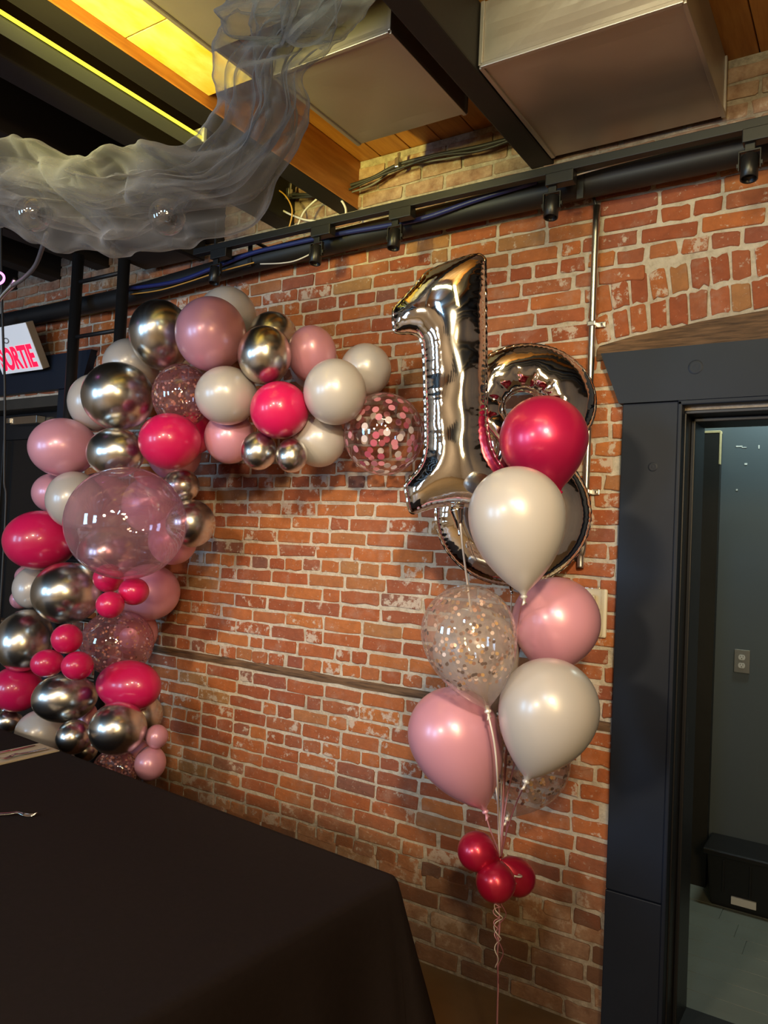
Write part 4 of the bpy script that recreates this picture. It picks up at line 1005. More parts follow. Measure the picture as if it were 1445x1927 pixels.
b = bmesh.new(); box(b, (-0.055, -0.034, -0.03), (0.040, -0.013, 0.078), 0.006); bm_obj('thermostat', b, M_CREAM, t)
b = bmesh.new(); box(b, (-0.02, -0.0355, 0.035), (0.028, -0.033, 0.062), 0.001); bm_obj('display', b, M_PLASTICBLACK, t)
b = bmesh.new(); box(b, (-0.078, -0.058, -0.062), (0.068, -0.012, 0.108), 0.006); bm_obj('clear_cover', b, shell('clear_cover', (0.97, 0.95, 0.9), 0.18, 0.02, (0.8, 0.75, 0.65), 0.2), t)
Vl, Fl = lathe_data([(0.0005, 0), (0.009, 0), (0.010, -0.004), (0.010, -0.022), (0.0005, -0.022)], 16)
o = mesh_obj('lock', [(0.056 + a, -0.052 + c, 0.028 + b2) for a, b2, c in Vl], Fl, M_BLACKMETAL, t)

# ================= ladder, exit sign, hanging cords at the left =================
t = tag(empty('ladder', (-3.45, 2.50, 0)), 'black steel ladder fixed upright before the dark left doorway', 'ladder')
LX0, LX1 = -0.175, 0.205
for x in (LX0, LX1): tube('side_rail', [(x, 0, 0.0), (x, 0, 3.09)], 0.030, M_BLACKPIPE, t, 16)
for k in range(10): tube('rung', [(LX0, 0, 0.28 + k * 0.2955), (LX1, 0, 0.28 + k * 0.2955)], 0.011, M_BLACKPIPE, t, 10)

M_SIGNFACE = simple('backlit_white_face', (0.82, 0.83, 0.86), 0.35, 0, 0.02)
M_SIGNFACE.node_tree.nodes['Principled BSDF'].inputs['Emission Color'].default_value = (0.85, 0.90, 1.0, 1)
M_SIGNFACE.node_tree.nodes['Principled BSDF'].inputs['Emission Strength'].default_value = 0.28
SA = Vector((-4.041, 2.60, 2.528)); SB = Vector((-4.041, 2.477, 2.766))     # lower and upper right corner of its face
upv = (SB - SA); Hs = upv.length; upv.normalize()
xv = Vector((1, 0, 0)); nv = xv.cross(upv)     # points towards the room
if nv.y > 0: nv = -nv
sign_m = Matrix((xv, upv, nv)).transposed().to_4x4()
t = empty('exit_sign'); t.matrix_world = Matrix.Translation(SA + xv * -0.20 + upv * (Hs / 2)) @ sign_m
tag(t, 'white exit sign reading SORTIE in glowing red, tilted down over the left doorway', 'sign')
b = bmesh.new(); box(b, (-0.20, -Hs / 2, -0.052), (0.20, Hs / 2, -0.004), 0.003); bm_obj('housing', b, simple('beige_housing', (0.42, 0.35, 0.26), 0.5, 0, 0.08), t)
b = bmesh.new(); box(b, (-0.20, -Hs / 2, -0.004), (0.20, Hs / 2, 0.0), 0.001); bm_obj('face_plate', b, M_SIGNFACE, t)
fc = bpy.data.curves.new('sign_text', 'FONT'); fc.body = 'SORTIE'; fc.size = 0.155; fc.extrude = 0.0012; fc.align_x = 'RIGHT'; fc.space_character = 0.98; fc.offset = 0.006
fo = bpy.data.objects.new('tmp', fc); COL.objects.link(fo)
dg = bpy.context.evaluated_depsgraph_get()
me = bpy.data.meshes.new_from_object(fo.evaluated_get(dg)); bpy.data.objects.remove(fo)
me.materials.clear(); me.materials.append(emit('red_sign_glow', (1.0, 0.012, 0.06), 1.5))
xs = [v.co.x for v in me.vertices]; sc_ = 0.345 / (max(xs) - min(xs))
for v in me.vertices: v.co = Vector(((v.co.x - max(xs)) * sc_ + 0.175, v.co.y * 1.12 - 0.108, v.co.z + 0.0005))
o = link(bpy.data.objects.new('lettering', me), t); o['label'] = 'glowing red letters'
tube('test_button', [(-0.035 + 0.024 * math.cos(2 * PI * i / 24), 0.055 + 0.014 * math.sin(2 * PI * i / 24), 0.002) for i in range(24)], 0.0035, simple('grey_ring', (0.3, 0.3, 0.31), 0.4), t, 8, None, True)
b = bmesh.new(); box(b, (-0.10, Hs / 2 - 0.002, -0.04), (-0.06, Hs / 2 + 0.06, -0.03), 0.002); bm_obj('mount', b, M_BLACKMETAL, t)
wl = Matrix.Translation(SA + xv * -0.20 + upv * (Hs / 2)) @ sign_m
b = bmesh.new(); iv = wl.inverted(); 
box(b, (-4.30, 2.60, 2.60), (-4.18, 2.70, 2.66), 0.004, iv); bm_obj('wall_mount', b, M_BLACKMETAL, t)

cable('electric_cable', CORD_GREY, 0.008, M_WIREGREY, 'grey cord curving down from the gauze at the left picture edge')
e0 = Vector(CORD_GREY[-1])
o = tag(tube('cord_grip', [e0 + Vector((0.03, 0, 0.02)), e0, e0 + Vector((-0.06, 0.0, -0.03)), e0 + Vector((-0.085, 0, -0.05))], lambda u: 0.013 - 0.006 * u, M_ZINC, None, 12, 12), 'metal grip at the end of the grey hanging cord', 'grip')
c0 = Vector(NEON[0]); vx, vy = Vector(VIEW[0]), Vector(VIEW[1])
ring = [c0 + vx * (0.026 * math.cos(2 * PI * i / 32)) + vy * (0.023 * math.sin(2 * PI * i / 32)) for i in range(32)]
tag(tube('neon_ring', ring, 0.0045, emit('pink_neon_glow', (1.0, 0.22, 0.85), 3.0), None, 8, None, True), 'pink neon tube loop at the left picture edge', 'neon light')
sp = [Vector((STRAP[0][0], STRAP[0][1], 3.3))] + [Vector(p) for p in STRAP]; sp.append(Vector((sp[-1].x, sp[-1].y, 0.0)))
tag(tube('hanging_strap', sp, 0.006, M_WIREBLACK, None, 8, 40), 'thin black cord hanging straight down at the left picture edge', 'cord')

# ================= balloons =================
RV, UV, FV = (Vector(v) for v in VIEW)
KIND = {'pink': M_PINK, 'white': M_WHITE, 'hot': M_HOT, 'silver': M_CHROME, 'hotpearl': M_HOTPEARL, 'clear': M_CLEARPINK, 'confetti': M_ROSESHELL, 'dots': M_CLEAR}
def round_profile(neck=True):
    # unit balloon: neck at +z
    pr_ = [(0.0008, -1.0)]
    for i in range(1, 31):
        a = -PI / 2 + PI * i / 30
        r, z = math.cos(a), math.sin(a)
        if z > 0 and neck: r = r * (1 - 0.05 * z ** 2); z = z * (1 + 0.03 * z ** 4)
        pr_.append((max(r, 0.0008), z))
    return pr_
def drop_profile(R, L):
    pr_ = [(0.0004, -R)]
    for i in range(1, 15):
        a = -PI / 2 + PI / 2 * i / 15
        pr_.append((R * math.cos(a), R * math.sin(a)))
    for i in range(0, 27):
        s = i / 26
        pr_.append((max(R * (1 - s ** 2.05) ** 0.93, 0.055 * R), s * L))
    return pr_
SHARED = {}
def unit_mesh(kind):
    if kind not in SHARED:
        V, F = lathe_data(round_profile(), 48)
        me = bpy.data.meshes.new('balloon'); me.from_pydata(V, [], F); me.materials.append(KIND[kind])
        me.polygons.foreach_set('use_smooth', [True] * len(me.polygons)); SHARED[kind] = me
    return SHARED[kind]
def confetti_mesh(pts_normals, r, m, seed, name='confetti', n=8):
    V = []; F = []
    q = random.Random(seed)
    for p, nn in pts_normals:
        x, y, d = frame_of(nn + Vector((q.gauss(0, .25), q.gauss(0, .25), q.gauss(0, .25))))
        b0 = len(V); rr = r * q.uniform(0.85, 1.1)
        for k in range(n):
            a = 2 * PI * k / n
            V.append(p + (x * math.cos(a) + y * math.sin(a)) * rr)
        F.append(tuple(range(b0, b0 + n)))
    me = bpy.data.meshes.new(name); me.from_pydata([tuple(v) for v in V], [], F); me.materials.append(m)
    return me
def sphere_pts(q, n, low=0.0, band=None):
    out = []
    while len(out) < n:
        v = Vector((q.gauss(0, 1), q.gauss(0, 1), q.gauss(0, 1))).normalized()
        if low and q.random() < low * (v.z * 0.5 + 0.5): continue
        out.append(v)
    return out
for i, (kind, c, rx, ry, nk, lab) in enumerate(ARCH):
    nk = Vector(nk)
    along = abs(nk.dot(RV)); upd = abs(nk.dot(UV))
    if along > 0.75: half, rad2 = rx, (ry, ry)
    elif upd > 0.7: half, rad2 = ry, (rx, rx)
    else: half, rad2 = (rx + ry) / 2 * 1.06, (rx, ry)
    z = nk
    x = (RV - z * RV.dot(z)); x = x.normalized() if x.length > 0.3 else (UV - z * UV.dot(z)).normalized()
    y = z.cross(x)
    name = {'clear': 'bubble_balloon', 'dots': 'bubble_balloon', 'confetti': 'confetti_balloon', 'silver': 'chrome_balloon'}.get(kind, 'balloon')
    o = bpy.data.objects.new(name, unit_mesh(kind)); COL.objects.link(o)
    o.matrix_world = Matrix.Translation(c) @ Matrix((x, y, z)).transposed().to_4x4() @ Matrix.Diagonal((rad2[0], rad2[1], half, 1))
    o.scale = (rad2[0], rad2[1], half)
    tag(o, lab, 'balloon', 'balloons of the garland arch')
    q = random.Random(100 + i)
    if kind == 'confetti':
        rm = (rx + ry) / 2
        me = confetti_mesh([(v * 0.975 * rm, v) for v in sphere_pts(q, 330, 0.3)], 0.0056, M_ROSEGOLD, i)
        for v in me.vertices: v.co = v.co / rm
        ch = bpy.data.objects.new('confetti', me); link(ch, o); ch['kind'] = 'stuff'
        # keep the flakes upright: heavier towards the ground
    if kind == 'dots':
        disc = {}
        for nm, m in (('w', M_DOTWHITE), ('p', M_DOTPINK), ('r', M_DOTROSE)):
            Vd, Fd = lathe_data([(0.0004, 0.0006), (0.0135, 0.0006), (0.0135, -0.0006), (0.0004, -0.0006)], 12)
            me = bpy.data.meshes.new('paper_dot'); me.from_pydata(Vd, [], Fd); me.materials.append(m); disc[nm] = me
        fib = []
        for k_ in range(118):
            zz = 1 - 2 * (k_ + 0.5) / 118; aa = k_ * 2.39996
            rr_ = math.sqrt(1 - zz * zz)
            fib.append((Vector((rr_ * math.cos(aa), rr_ * math.sin(aa), zz)) + Vector((q.gauss(0, 0.07), q.gauss(0, 0.07), q.gauss(0, 0.07)))).normalized())
        for v in fib:
            d = bpy.data.objects.new('paper_dot', disc[q.choice('wwpppr')])
            link(d, o)
            nloc = Vector((v.x, v.y, v.z))
            dx, dy, dz = frame_of(nloc)
            d.matrix_local = Matrix.Translation(v * 0.968) @ Matrix((dx, dy, dz)).transposed().to_4x4() @ Matrix.Diagonal((1 / rx, 1 / rx, 1 / rx, 1))
            d.scale = (1 / rx,) * 3
def knot_mesh(R, m):
    s = R / 0.14
    V, F = lathe_data([(0.0070 * s, -0.010 * s), (0.0062 * s, 0), (0.0105 * s, 0.004 * s), (0.0105 * s, 0.008 * s), (0.0045 * s, 0.012 * s), (0.0080 * s, 0.020 * s), (0.0120 * s, 0.026 * s), (0.0105 * s, 0.0265 * s), (0.003 * s, 0.018 * s)], 14)
    for i, v in enumerate(V):
        a = math.atan2(v[1], v[0])
        if v[2] > 0.018 * s: V[i] = (v[0] * (1 + 0.3 * math.sin(3 * a)), v[1] * (0.55 + 0.2 * math.cos(2 * a)), v[2] + 0.003 * s * math.sin(2 * a + 1))
    return V, F
KIND2 = dict(KIND); KIND2['confetti'] = M_CLEARLATEX
def helium(kind, c, R, L, ax, lab, group, name='helium_balloon', seed=0, m=None):
    ax = Vector(ax); x, y, z = frame_of(ax)
    V, F = lathe_data(drop_profile(R, L), 48)
    m = m or KIND2[kind]
    o = mesh_obj(name, V, F, m, None, True)
    o.matrix_world = Matrix.Translation(c) @ Matrix((x, y, z)).transposed().to_4x4()
    tag(o, lab, 'balloon', group)
    V, F = knot_mesh(R, m)
    k = mesh_obj('knot', V, F, m if kind != 'confetti' else M_RIBBONWHITE, o, True); k.location = (0, 0, L)
    if kind == 'confetti':
        q = random.Random(seed); pts = []
        down = (Matrix((x, y, z)) @ Vector((0, 0, -1)))
        pf = drop_profile(R, L)
        while len(pts) < 380:
            a = q.uniform(0, 2 * PI); i = q.randrange(1, len(pf) - 9); u = q.random()
            r = pf[i][0] * (1 - u) + pf[i + 1][0] * u; zz = pf[i][1] * (1 - u) + pf[i + 1][1] * u
            if q.random() > r / R: continue
            nn = Vector((r * math.cos(a), r * math.sin(a), zz * (1 if zz < 0 else 0.6))).normalized()
            if q.random() < 0.45 * max(0, noise.noise((nn.x * 2, nn.y * 2, nn.z * 2 + seed)) + 0.35): continue
            pts.append((Vector((r * 0.972 * math.cos(a), r * 0.972 * math.sin(a), zz * 0.985)), nn))
        me = confetti_mesh(pts, 0.0058, M_ROSEGOLD, seed)
        ch = link(bpy.data.objects.new('confetti', me), o); ch['kind'] = 'stuff'
    return o
for i, (kind, c, R, L, ax, lab) in enumerate(BOUQUET):
    helium(kind, c, R, L, ax, lab, 'helium balloons of the bouquet', 'confetti_balloon' if kind == 'confetti' else 'helium_balloon', 40 + i)
for c, R, ax, lab in TRIO:
    helium('hotpearl', c, R, (Vector(KNOT) - Vector(c)).length * 0.98, ax, lab, 'mini balloons tied under the bouquet', 'mini_balloon', 0, M_CRIMSON)

# ---- silver foil numbers ----
def foil(name, loops, at, label, valve, k_inflate=1.28, yaw=0.0, step=0.0085):
    def dens(lp, h, closed=True):
        res = []
        n = len(lp)
        for i in range(n):
            a = Vector(lp[i]); b2 = Vector(lp[(i + 1) % n]); m_ = max(1, int((b2 - a).length / h))
            res += [a + (b2 - a) * j / m_ for j in range(m_)]
        return res
    LP = [dens(l, 0.0036) for l in loops]
    # light smoothing rounds the corners
    for li, l in enumerate(LP):
        for _ in range(4): l = [(l[i - 1] + l[i] * 2 + l[(i + 1) % len(l)]) / 4 for i in range(len(l))]
        LP[li] = l
    segs = np.array([[*l[i], *l[(i + 1) % len(l)]] for l in LP for i in range(len(l))])
    def inside(P):
        c = np.zeros(len(P), bool)
        for x1, y1, x2, y2 in segs:
            hit = ((y1 > P[:, 1]) != (y2 > P[:, 1]))
            if y1 != y2: c ^= hit & (P[:, 0] < (x2 - x1) * (P[:, 1] - y1) / (y2 - y1) + x1)
        return c
    mids = (segs[:, :2] + segs[:, 2:]) / 2
    def dist(P):
        out = np.empty(len(P)); idx = np.empty(len(P), int)
        for s in range(0, len(P), 2000):
            d = ((P[s:s + 2000, None, :] - mids[None]) ** 2).sum(2); idx[s:s + 2000] = d.argmin(1); out[s:s + 2000] = np.sqrt(d.min(1))
        return out, idx
    # membrane height on a grid
    g = 0.004
    lo = mids.min(0) - 3 * g; hi = mids.max(0) + 3 * g
    nx, ny = (np.ceil((hi - lo) / g)).astype(int) + 1
    gx, gy = np.meshgrid(lo[0] + g * np.arange(nx), lo[1] + g * np.arange(ny), indexing='ij')
    mask = inside(np.stack([gx.ravel(), gy.ravel()], 1)).reshape(nx, ny)
    phi = np.zeros((nx, ny))
    for _ in range(900):
        nb = np.zeros_like(phi); nb[1:-1, 1:-1] = phi[2:, 1:-1] + phi[:-2, 1:-1] + phi[1:-1, 2:] + phi[1:-1, :-2]
        phi = np.where(mask, (nb + g * g) / 4, 0)
    def height(P):
        u = (P - lo) / g; i = np.clip(u.astype(int), 0, [nx - 2, ny - 2]); f = u - i
        p = phi[i[:, 0], i[:, 1]] * (1 - f[:, 0]) * (1 - f[:, 1]) + phi[i[:, 0] + 1, i[:, 1]] * f[:, 0] * (1 - f[:, 1]) + phi[i[:, 0], i[:, 1] + 1] * (1 - f[:, 0]) * f[:, 1] + phi[i[:, 0] + 1, i[:, 1] + 1] * f[:, 0] * f[:, 1]
        return k_inflate * np.sqrt(np.maximum(p, 0))
    bound = [p for l in LP for p in l]
    q = random.Random(len(bound))
    pts = []
    # rings following the seam, then a loose hexagonal fill
    for off, every in ((0.004, 1), (0.009, 1), (0.015, 2), (0.022, 2), (0.030, 2)):
        for l in LP:
            n = len(l)
            for i in range(0, n, every):
                t = (l[(i + 1) % n] - l[i - 1]).normalized()
                for s in (1, -1):
                    pts.append(l[i] + Vector((-t.y, t.x)) * off * s)
    j = 0; y = lo[1]
    while y < hi[1]:
        x = lo[0] + (step / 2 if j % 2 else 0)
        while x < hi[0]: pts.append(Vector((x, y))); x += step
        y += step * 0.866; j += 1
    P = np.array([[p.x, p.y] for p in pts])
    ok = inside(P); dd, _ = dist(P)
    P = P[ok & (dd > 0.0030)]
    cell = {}; keep = []
    dd, _ = dist(P)
    for p, d_ in zip(P, dd):
        rr = 0.0026 + 0.10 * d_
        key = (int(p[0] / 0.004), int(p[1] / 0.004)); near = False
        for ix in range(key[0] - 2, key[0] + 3):
            for iy in range(key[1] - 2, key[1] + 3):
                for c in cell.get((ix, iy), ()):
                    if (c[0] - p[0]) ** 2 + (c[1] - p[1]) ** 2 < rr * rr: near = True; break
                if near: break
            if near: break
        if not near: cell.setdefault(key, []).append(p); keep.append(p)
    nb_ = len(bound)
    verts2 = [Vector(p) for p in bound] + [Vector(p) for p in keep]
    edges = []; s = 0
    for l in LP:
        n = len(l); edges += [(s + i, s + (i + 1) % n) for i in range(n)]; s += n
    vo, eo, fo_, vmap, _, _ = delaunay_2d_cdt(verts2, edges, [], 0, 1e-6)
    A_ = np.array([[v.x, v.y] for v in vo])
    cen = np.array([A_[list(f)].mean(0) for f in fo_])
    ins = inside(cen)
    tris = [tuple(f) for f, k in zip(fo_, ins) if k]
    d_, idx = dist(A_)
    H = height(A_)
    onb = np.zeros(len(A_), bool)
    for i, src in enumerate(vmap):
        if any(v < nb_ for v in src): onb[i] = True
    # seam puckers: short creases at right angles to the seam
    arc = np.arange(len(mids)) * 0.0036
    a_ = arc[idx]
    wob = np.array([noise.noise((float(t) * 9, 1.7, 0.3)) for t in arc])[idx]
    wob2 = np.array([noise.noise((float(t) * 60, 4.1, 0.8)) for t in arc])[idx]
    pucker = (np.sin(a_ * 2 * PI / 0.0165 + 6 * wob) * 0.6 + wob2 * 0.9) * np.exp(-d_ / 0.020) * (1 - np.exp(-d_ / 0.004)) * 0.0042 * (0.55 + np.clip(wob + 0.3, 0, 1))
    hole = np.concatenate([np.full(len(l), 1.0 if li else 0.0) for li, l in enumerate(LP)])[idx]
    pucker = pucker + hole * (1 - np.abs(np.sin(a_ * PI / 0.030))) ** 5 * np.sin(PI * np.clip(d_ / 0.085, 0, 1)) * -0.013 + hole * np.sin(a_ * 2 * PI / 0.006) * np.exp(-d_ / 0.03) * (1 - np.exp(-d_ / 0.006)) * 0.0006
    big = np.array([noise.noise((float(x) * 11, float(y) * 11, 2.0)) for x, y in A_]) * 0.0035 * np.clip(d_ / 0.03, 0, 1)
    H = np.where(onb, 0.0008, np.maximum(H + pucker + big, 0.001))
    V = [(float(x), float(y), float(h)) for (x, y), h in zip(A_, H)]
    nV = len(V)
    V += [(float(x), float(y), -float(h)) for (x, y), h in zip(A_, H)]
    F = []
    for f in tris:
        a, b2, c = (A_[i] for i in f)
        if (b2[0] - a[0]) * (c[1] - a[1]) - (b2[1] - a[1]) * (c[0] - a[0]) < 0: f = f[::-1]
        F.append(f); F.append(tuple(nV + i for i in f[::-1]))
    t = empty(name)
    mesh_obj('foil_skin', V, F, M_FOIL, t, True)
    # flat crimped flange outside the seam
    V = []; F = []
    for l in LP:
        n = len(l); b0 = len(V)
        area_ = sum(l[i].x * l[(i + 1) % n].y - l[(i + 1) % n].x * l[i].y for i in range(n))
        sgn = (1 if area_ > 0 else -1) * (1 if l is LP[0] else -1)
        for i in range(n):
            tt = (l[(i + 1) % n] - l[i - 1]).normalized(); nn = Vector((tt.y, -tt.x)) * sgn
            zc = 0.0015 * noise.noise((i * 0.21, 3, 1)) + 0.0012 * math.sin(i * 0.9)
            a = l[i] - nn * 0.0015; b2 = l[i] + nn * 0.0055
            V += [(a.x, a.y, 0.0006), (b2.x, b2.y, zc + 0.0004), (b2.x, b2.y, zc - 0.0004), (a.x, a.y, -0.0006)]
        for i in range(n):
            j2 = (i + 1) % n
            for k in range(3): F.append((b0 + i * 4 + k, b0 + j2 * 4 + k, b0 + j2 * 4 + k + 1, b0 + i * 4 + k + 1))
    mesh_obj('crimped_seam', V, F, M_FOIL, t, True)
    # filling valve
    vv = [Vector(p) for p in valve]
    tube('valve', [(p.x, p.y, 0.002 * (i % 2)) for i, p in enumerate(vv)], lambda u: 0.024 - 0.020 * min(1, u * 1.4) + 0.008 * max(0, u - 0.6), M_FOIL, t, 10, 14)
    t.matrix_world = Matrix.Translation(at) @ Matrix((RV, UV, -FV)).transposed().to_4x4() @ Matrix.Rotation(yaw, 4, 'Y')
    return tag(t, label, 'balloon', 'silver number balloons')
foil('foil_number_one', [FOIL_ONE], FOIL_ONE_AT, 'tall silver foil balloon shaped as the number 1', [(0.056, -0.368), (0.062, -0.405), (0.063, -0.43), (0.068, -0.452)], yaw=math.radians(-5))
foil('foil_number_eight', [FOIL_EIGHT, FOIL_EIGHT_HOLE_A, FOIL_EIGHT_HOLE_B], FOIL_EIGHT_AT, 'silver foil balloon shaped as the number 8, behind the number 1', [(-0.02, -0.400), (-0.022, -0.42), (-0.024, -0.445), (-0.022, -0.46)], k_inflate=1.10)

# ---- ribbons ----
def ribbon(pts, m, lab, r=0.0022, n=60):
    return tag(tube('balloon_ribbon', pts, r, m, None, 6, n), lab, 'ribbon', 'ribbons of the bouquet')
ribbon(RIBBON_ONE, M_RIBBONWHITE, 'white ribbon hanging from the silver number 1', 0.0035)
ribbon(RIBBON_EIGHT, M_RIBBONWHITE, 'pale ribbon hanging from the silver number 8')
ribbon(RIBBON_HOT, M_RIBBONGREY, 'dark rose ribbon of the hot pink helium balloon')
ribbon(RIBBON_WHITE_HIGH, M_RIBBONPINK, 'pink ribbon of the highest white helium balloon')
ribbon(RIBBON_PINK_RIGHT, M_RIBBONPINK, 'pink ribbon of the pink balloon at the right')
ribbon(RIBBON_CONFETTI, M_RIBBONWHITE, 'white ribbon curving down from the left confetti balloon', 0.003)
ribbon(RIBBON_WHITE_LOW, M_RIBBONGREY, 'short ribbon of the lower white balloon')
ribbon(RIBBON_PINK_LOW, M_RIBBONPINK, 'short ribbon of the lower left pink balloon')
ribbon(RIBBON_BACK, M_RIBBONGREY, 'short ribbon of the rearmost confetti balloon')
base = Vector(KNOT)
def curl(x0, turns, length, rad, m, lab, seed, r=0.0016, r_low=None):
    q = random.Random(seed); pts = []
    n = int(turns * 14)
    for i in range(n + 1):
        u = i / n; a = 2 * PI * turns * u + seed
        rr = rad * (0.4 + 0.8 * math.sin(PI * min(1, u * 1.1)) ) 
        pts.append(base + Vector((x0 * min(1, u * 6) + rr * math.cos(a), rr * math.sin(a) * 0.8, -0.01 - length * u)))
    return tag(tube('curling_ribbon', pts, r, m, None, 5), lab, 'ribbon', 'curled ribbon tails under the bouquet')
curl(-0.004, 7, 0.24, 0.011, M_RIBBONPINK, 'tightly curled pink ribbon tail hanging below the crimson trio', 1)
curl(0.002, 5, 0.32, 0.012, M_RIBBONWHITE, 'loosely curled white ribbon tail hanging below the crimson trio', 3)
curl(0.012, 3, 0.36, 0.012, M_RIBBONGREY, 'dark ribbon tail hanging below the crimson trio', 5)
curl(0.045, 2, 0.05, 0.022, M_RIBBONWHITE, 'small white ribbon loop in front of the right crimson balloon', 7, 0.003)
tp = [Vector(p) for p in RIBBON_TAIL]
tp = [Vector(KNOT)] + [p for p in tp if p.z > 0.02]; tp.append(Vector((tp[-1].x, tp[-1].y, 0.012)))
ribbon(tp, M_RIBBONPINK, 'straight pink ribbon running down to the floor', 0.003)
wt = tag(empty('balloon_weight', (tp[-1].x, tp[-1].y, 0)), 'small pink weight on the floor holding the bouquet', 'weight')
Vw, Fw = lathe_data([(0.0005, 0), (0.030, 0), (0.034, 0.006), (0.030, 0.020), (0.012, 0.028), (0.0005, 0.030)], 20); mesh_obj('weight_body', Vw, Fw, M_RIBBONPINK, wt, True)

# ================= table =================
TA = math.radians(-4.2)
CO = Vector((-1.055, 1.805, 0.75))        # far right corner of the table top
ex = Vector((math.cos(TA), math.sin(TA), 0)); ey = Vector((-math.sin(TA), math.cos(TA), 0))
TL, TW = 2.30, 1.0
t = tag(empty('table', CO - ex * (TL / 2) - ey * (TW / 2) - Vector((0, 0, 0.75)), TA), 'long table hidden under the black tablecloth', 'table')
b = bmesh.new(); box(b, (-TL / 2 + .01, -TW / 2 + .01, 0.715), (TL / 2 - .01, TW / 2 - .01, 0.742), 0.004); bm_obj('table_top', b, M_BLACKWOOD, t)
for sx in (-1, 1):
    for sy in (-1, 1):
        b = bmesh.new(); box(b, (sx * (TL / 2 - 0.1) - 0.025, sy * (TW / 2 - 0.1) - 0.025, 0), (sx * (TL / 2 - 0.1) + 0.025, sy * (TW / 2 - 0.1) + 0.025, 0.716), 0.003)
        bm_obj('leg', b, M_BLACKWOOD, t)
# cloth: top grid plus a falling skirt with folds, flaring at the corners
V = []; F = []
rc = 0.035
per = []
def corner(cx, cy, a0):
    for i in range(7):
        a = a0 + PI / 2 * i / 6; per.append((cx + rc * math.cos(a), cy + rc * math.sin(a), math.cos(a), math.sin(a), 1 - abs(i - 3) / 3 * 0.6))
hx, hy = TL / 2, TW / 2
def edge(x0, y0, x1, y1, nx_, ny_, n):
    for i in range(1, n):
        u = i / n; dcorner = min(u, 1 - u) * math.hypot(x1 - x0, y1 - y0)
        per.append((x0 + (x1 - x0) * u, y0 + (y1 - y0) * u, nx_, ny_, 0.4 * math.exp(-dcorner / 0.10)))
corner(hx - rc, hy - rc, 0); edge(hx - rc, hy, -hx + rc, hy, 0, 1, 70)
corner(-hx + rc, hy - rc, PI / 2); edge(-hx, hy - rc, -hx, -hy + rc, -1, 0, 34)
corner(-hx + rc, -hy + rc, PI); edge(-hx + rc, -hy, hx - rc, -hy, 0, -1, 70)
corner(hx - rc, -hy + rc, 1.5 * PI); edge(hx, -hy + rc, hx, hy - rc, 1, 0, 34)
NP = len(per); s_ = 0
levels = [(-0.020, 0.0, 0.0), (-0.008, 0.0, -0.001), (0.0, 0.0, -0.005), (0.005, 0.01, -0.014)] + [(0.008, v, None) for v in (0.05, 0.12, 0.2, 0.3, 0.42, 0.55, 0.7, 0.85, 1.0)]
DROP = 0.70
for off, v, dz in levels:
    for i, (x, y, nx_, ny_, cw) in enumerate(per):
        fold = 0.010 * math.sin(i * 0.55 + 2 * noise.noise((i * 0.07, 1, 0))) + 0.014 * noise.noise((i * 0.13, v * 0.8, 4))
        o_ = off + v * (0.030 + 0.17 * cw) + (fold * min(1, v * 2.2))
        z = 0.752 + (dz if dz is not None else -0.014 - DROP * v)
        V.append((x + nx_ * o_, y + ny_ * o_, z + 0.0))
n0 = 0
for l in range(len(levels) - 1):
    for i in range(NP):
        j = (i + 1) % NP
        F.append((l * NP + i, (l + 1) * NP + i, (l + 1) * NP + j, l * NP + j))
F.append(tuple(range(NP)))
cl = mesh_obj('tablecloth', V, F, M_CLOTH, None, False)
for p in cl.data.polygons: p.use_smooth = len(p.vertices) == 4
cl.location = t.location; cl.rotation_euler = (0, 0, TA)
tag(cl, 'black tablecloth draped over the long table in the foreground', 'tablecloth')
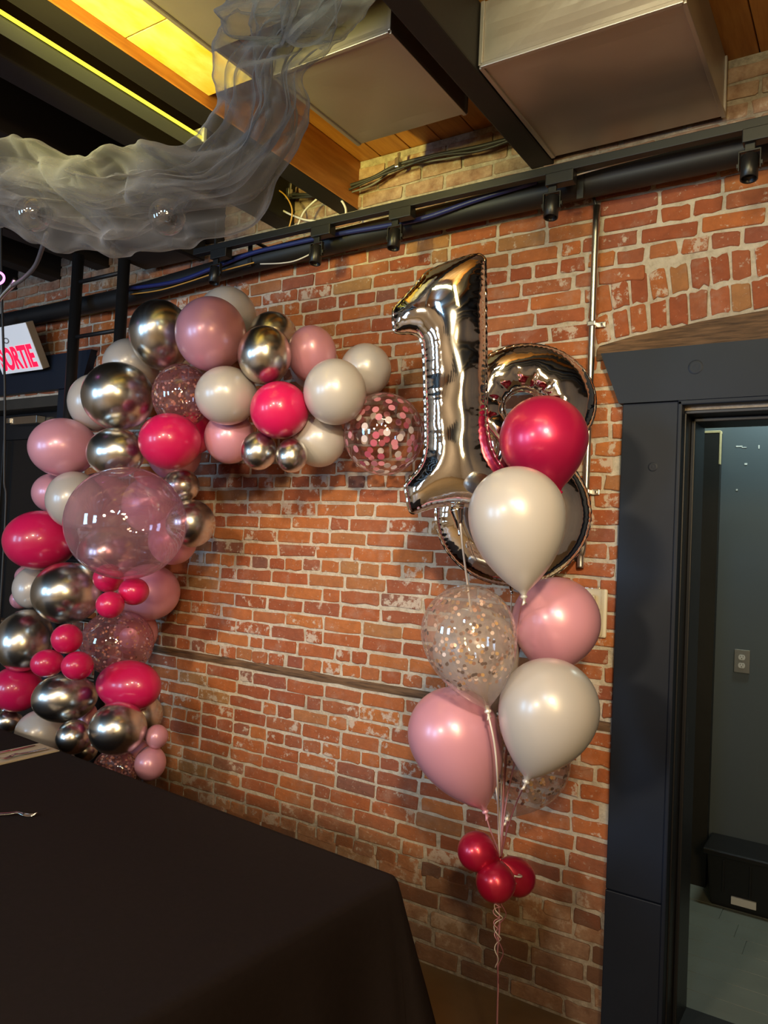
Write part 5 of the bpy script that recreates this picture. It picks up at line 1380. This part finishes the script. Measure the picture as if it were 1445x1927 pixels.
# napkin with fork and knife, second fork
ZT = 0.7525
def flat(name, pts, th, m, parent=None, z=ZT):
    n = len(pts)
    V = [(x, y, z + th) for x, y in pts] + [(x, y, z) for x, y in pts]
    F = [tuple(range(n)), tuple(range(2 * n - 1, n - 1, -1))] + [(i, n + i, n + (i + 1) % n, (i + 1) % n) for i in range(n)]
    return mesh_obj(name, V, F, m, parent)
nap = flat('napkin', [(-2.855, 1.50), (-2.702, 1.50), (-2.702, 1.910), (-2.848, 1.918)], 0.004, M_PAPER)
tag(nap, 'folded cream napkin under cutlery at the far left of the black table', 'napkin')
flat('fold', [(-2.852, 1.52), (-2.706, 1.52), (-2.705, 1.900), (-2.838, 1.907)], 0.0025, M_PAPER, nap, ZT + 0.004)
def fork(at, ang, lab, z):
    t = empty('fork', (at[0], at[1], z), ang)
    pth = [(-0.19, 0, 0.002), (-0.14, 0, 0.003), (-0.08, 0, 0.006), (-0.055, 0, 0.010), (-0.035, 0, 0.006)]
    sp_ = smooth_path(pth, 24); V = []; F = []
    for i, p in enumerate(sp_):
        u = i / 24; hw = 0.0085 * (1 - u) ** 0.6 + 0.0035 if u < 0.8 else 0.0035 + (u - 0.8) * 0.035
        V += [(p.x, -hw, p.z), (p.x, hw, p.z), (p.x, hw * .7, p.z + 0.003), (p.x, -hw * .7, p.z + 0.003)]
    for i in range(24):
        for k in range(4): F.append((i * 4 + k, i * 4 + (k + 1) % 4, i * 4 + 4 + (k + 1) % 4, i * 4 + 4 + k))
    mesh_obj('handle', V, F, M_CUTLERY, t, True)
    for k in range(4):
        y = -0.0095 + k * 0.0063
        tube('tine', [(-0.037, y * 0.8, 0.007), (-0.02, y, 0.0035), (-0.008, y, 0.004), (0.004, y, 0.008)], lambda u: 0.0018 - 0.0007 * u, M_CUTLERY, t, 6, 8)
    return tag(t, lab, 'fork')
def knife(at, ang, lab, z):
    t = empty('knife', (at[0], at[1], z), ang)
    b = bmesh.new(); box(b, (-0.20, -0.007, 0.0), (-0.10, 0.007, 0.006), 0.0025); bm_obj('handle', b, M_CUTLERY, t)
    pts = [(-0.10, -0.004), (-0.09, -0.008), (-0.02, -0.009), (0.0, -0.004), (0.006, 0.002), (0.002, 0.006), (-0.09, 0.006)]
    n = len(pts); V = [(x, y, 0.0032) for x, y in pts] + [(x, y, 0.0015) for x, y in pts]
    mesh_obj('blade', V, [tuple(range(n)), tuple(range(2 * n - 1, n - 1, -1))] + [(i, n + i, n + (i + 1) % n, (i + 1) % n) for i in range(n)], M_CUTLERY, t)
    return tag(t, lab, 'knife')
fork((-2.732, 1.69), math.radians(-88), 'fork lying on the cream napkin', ZT + 0.0066)
knife((-2.815, 1.875), math.radians(91), 'knife lying along the far edge of the cream napkin', ZT + 0.0066)
fork((-2.154, 1.450), math.radians(38), 'fork lying on the bare black tablecloth at the left picture edge', ZT + 0.0003)
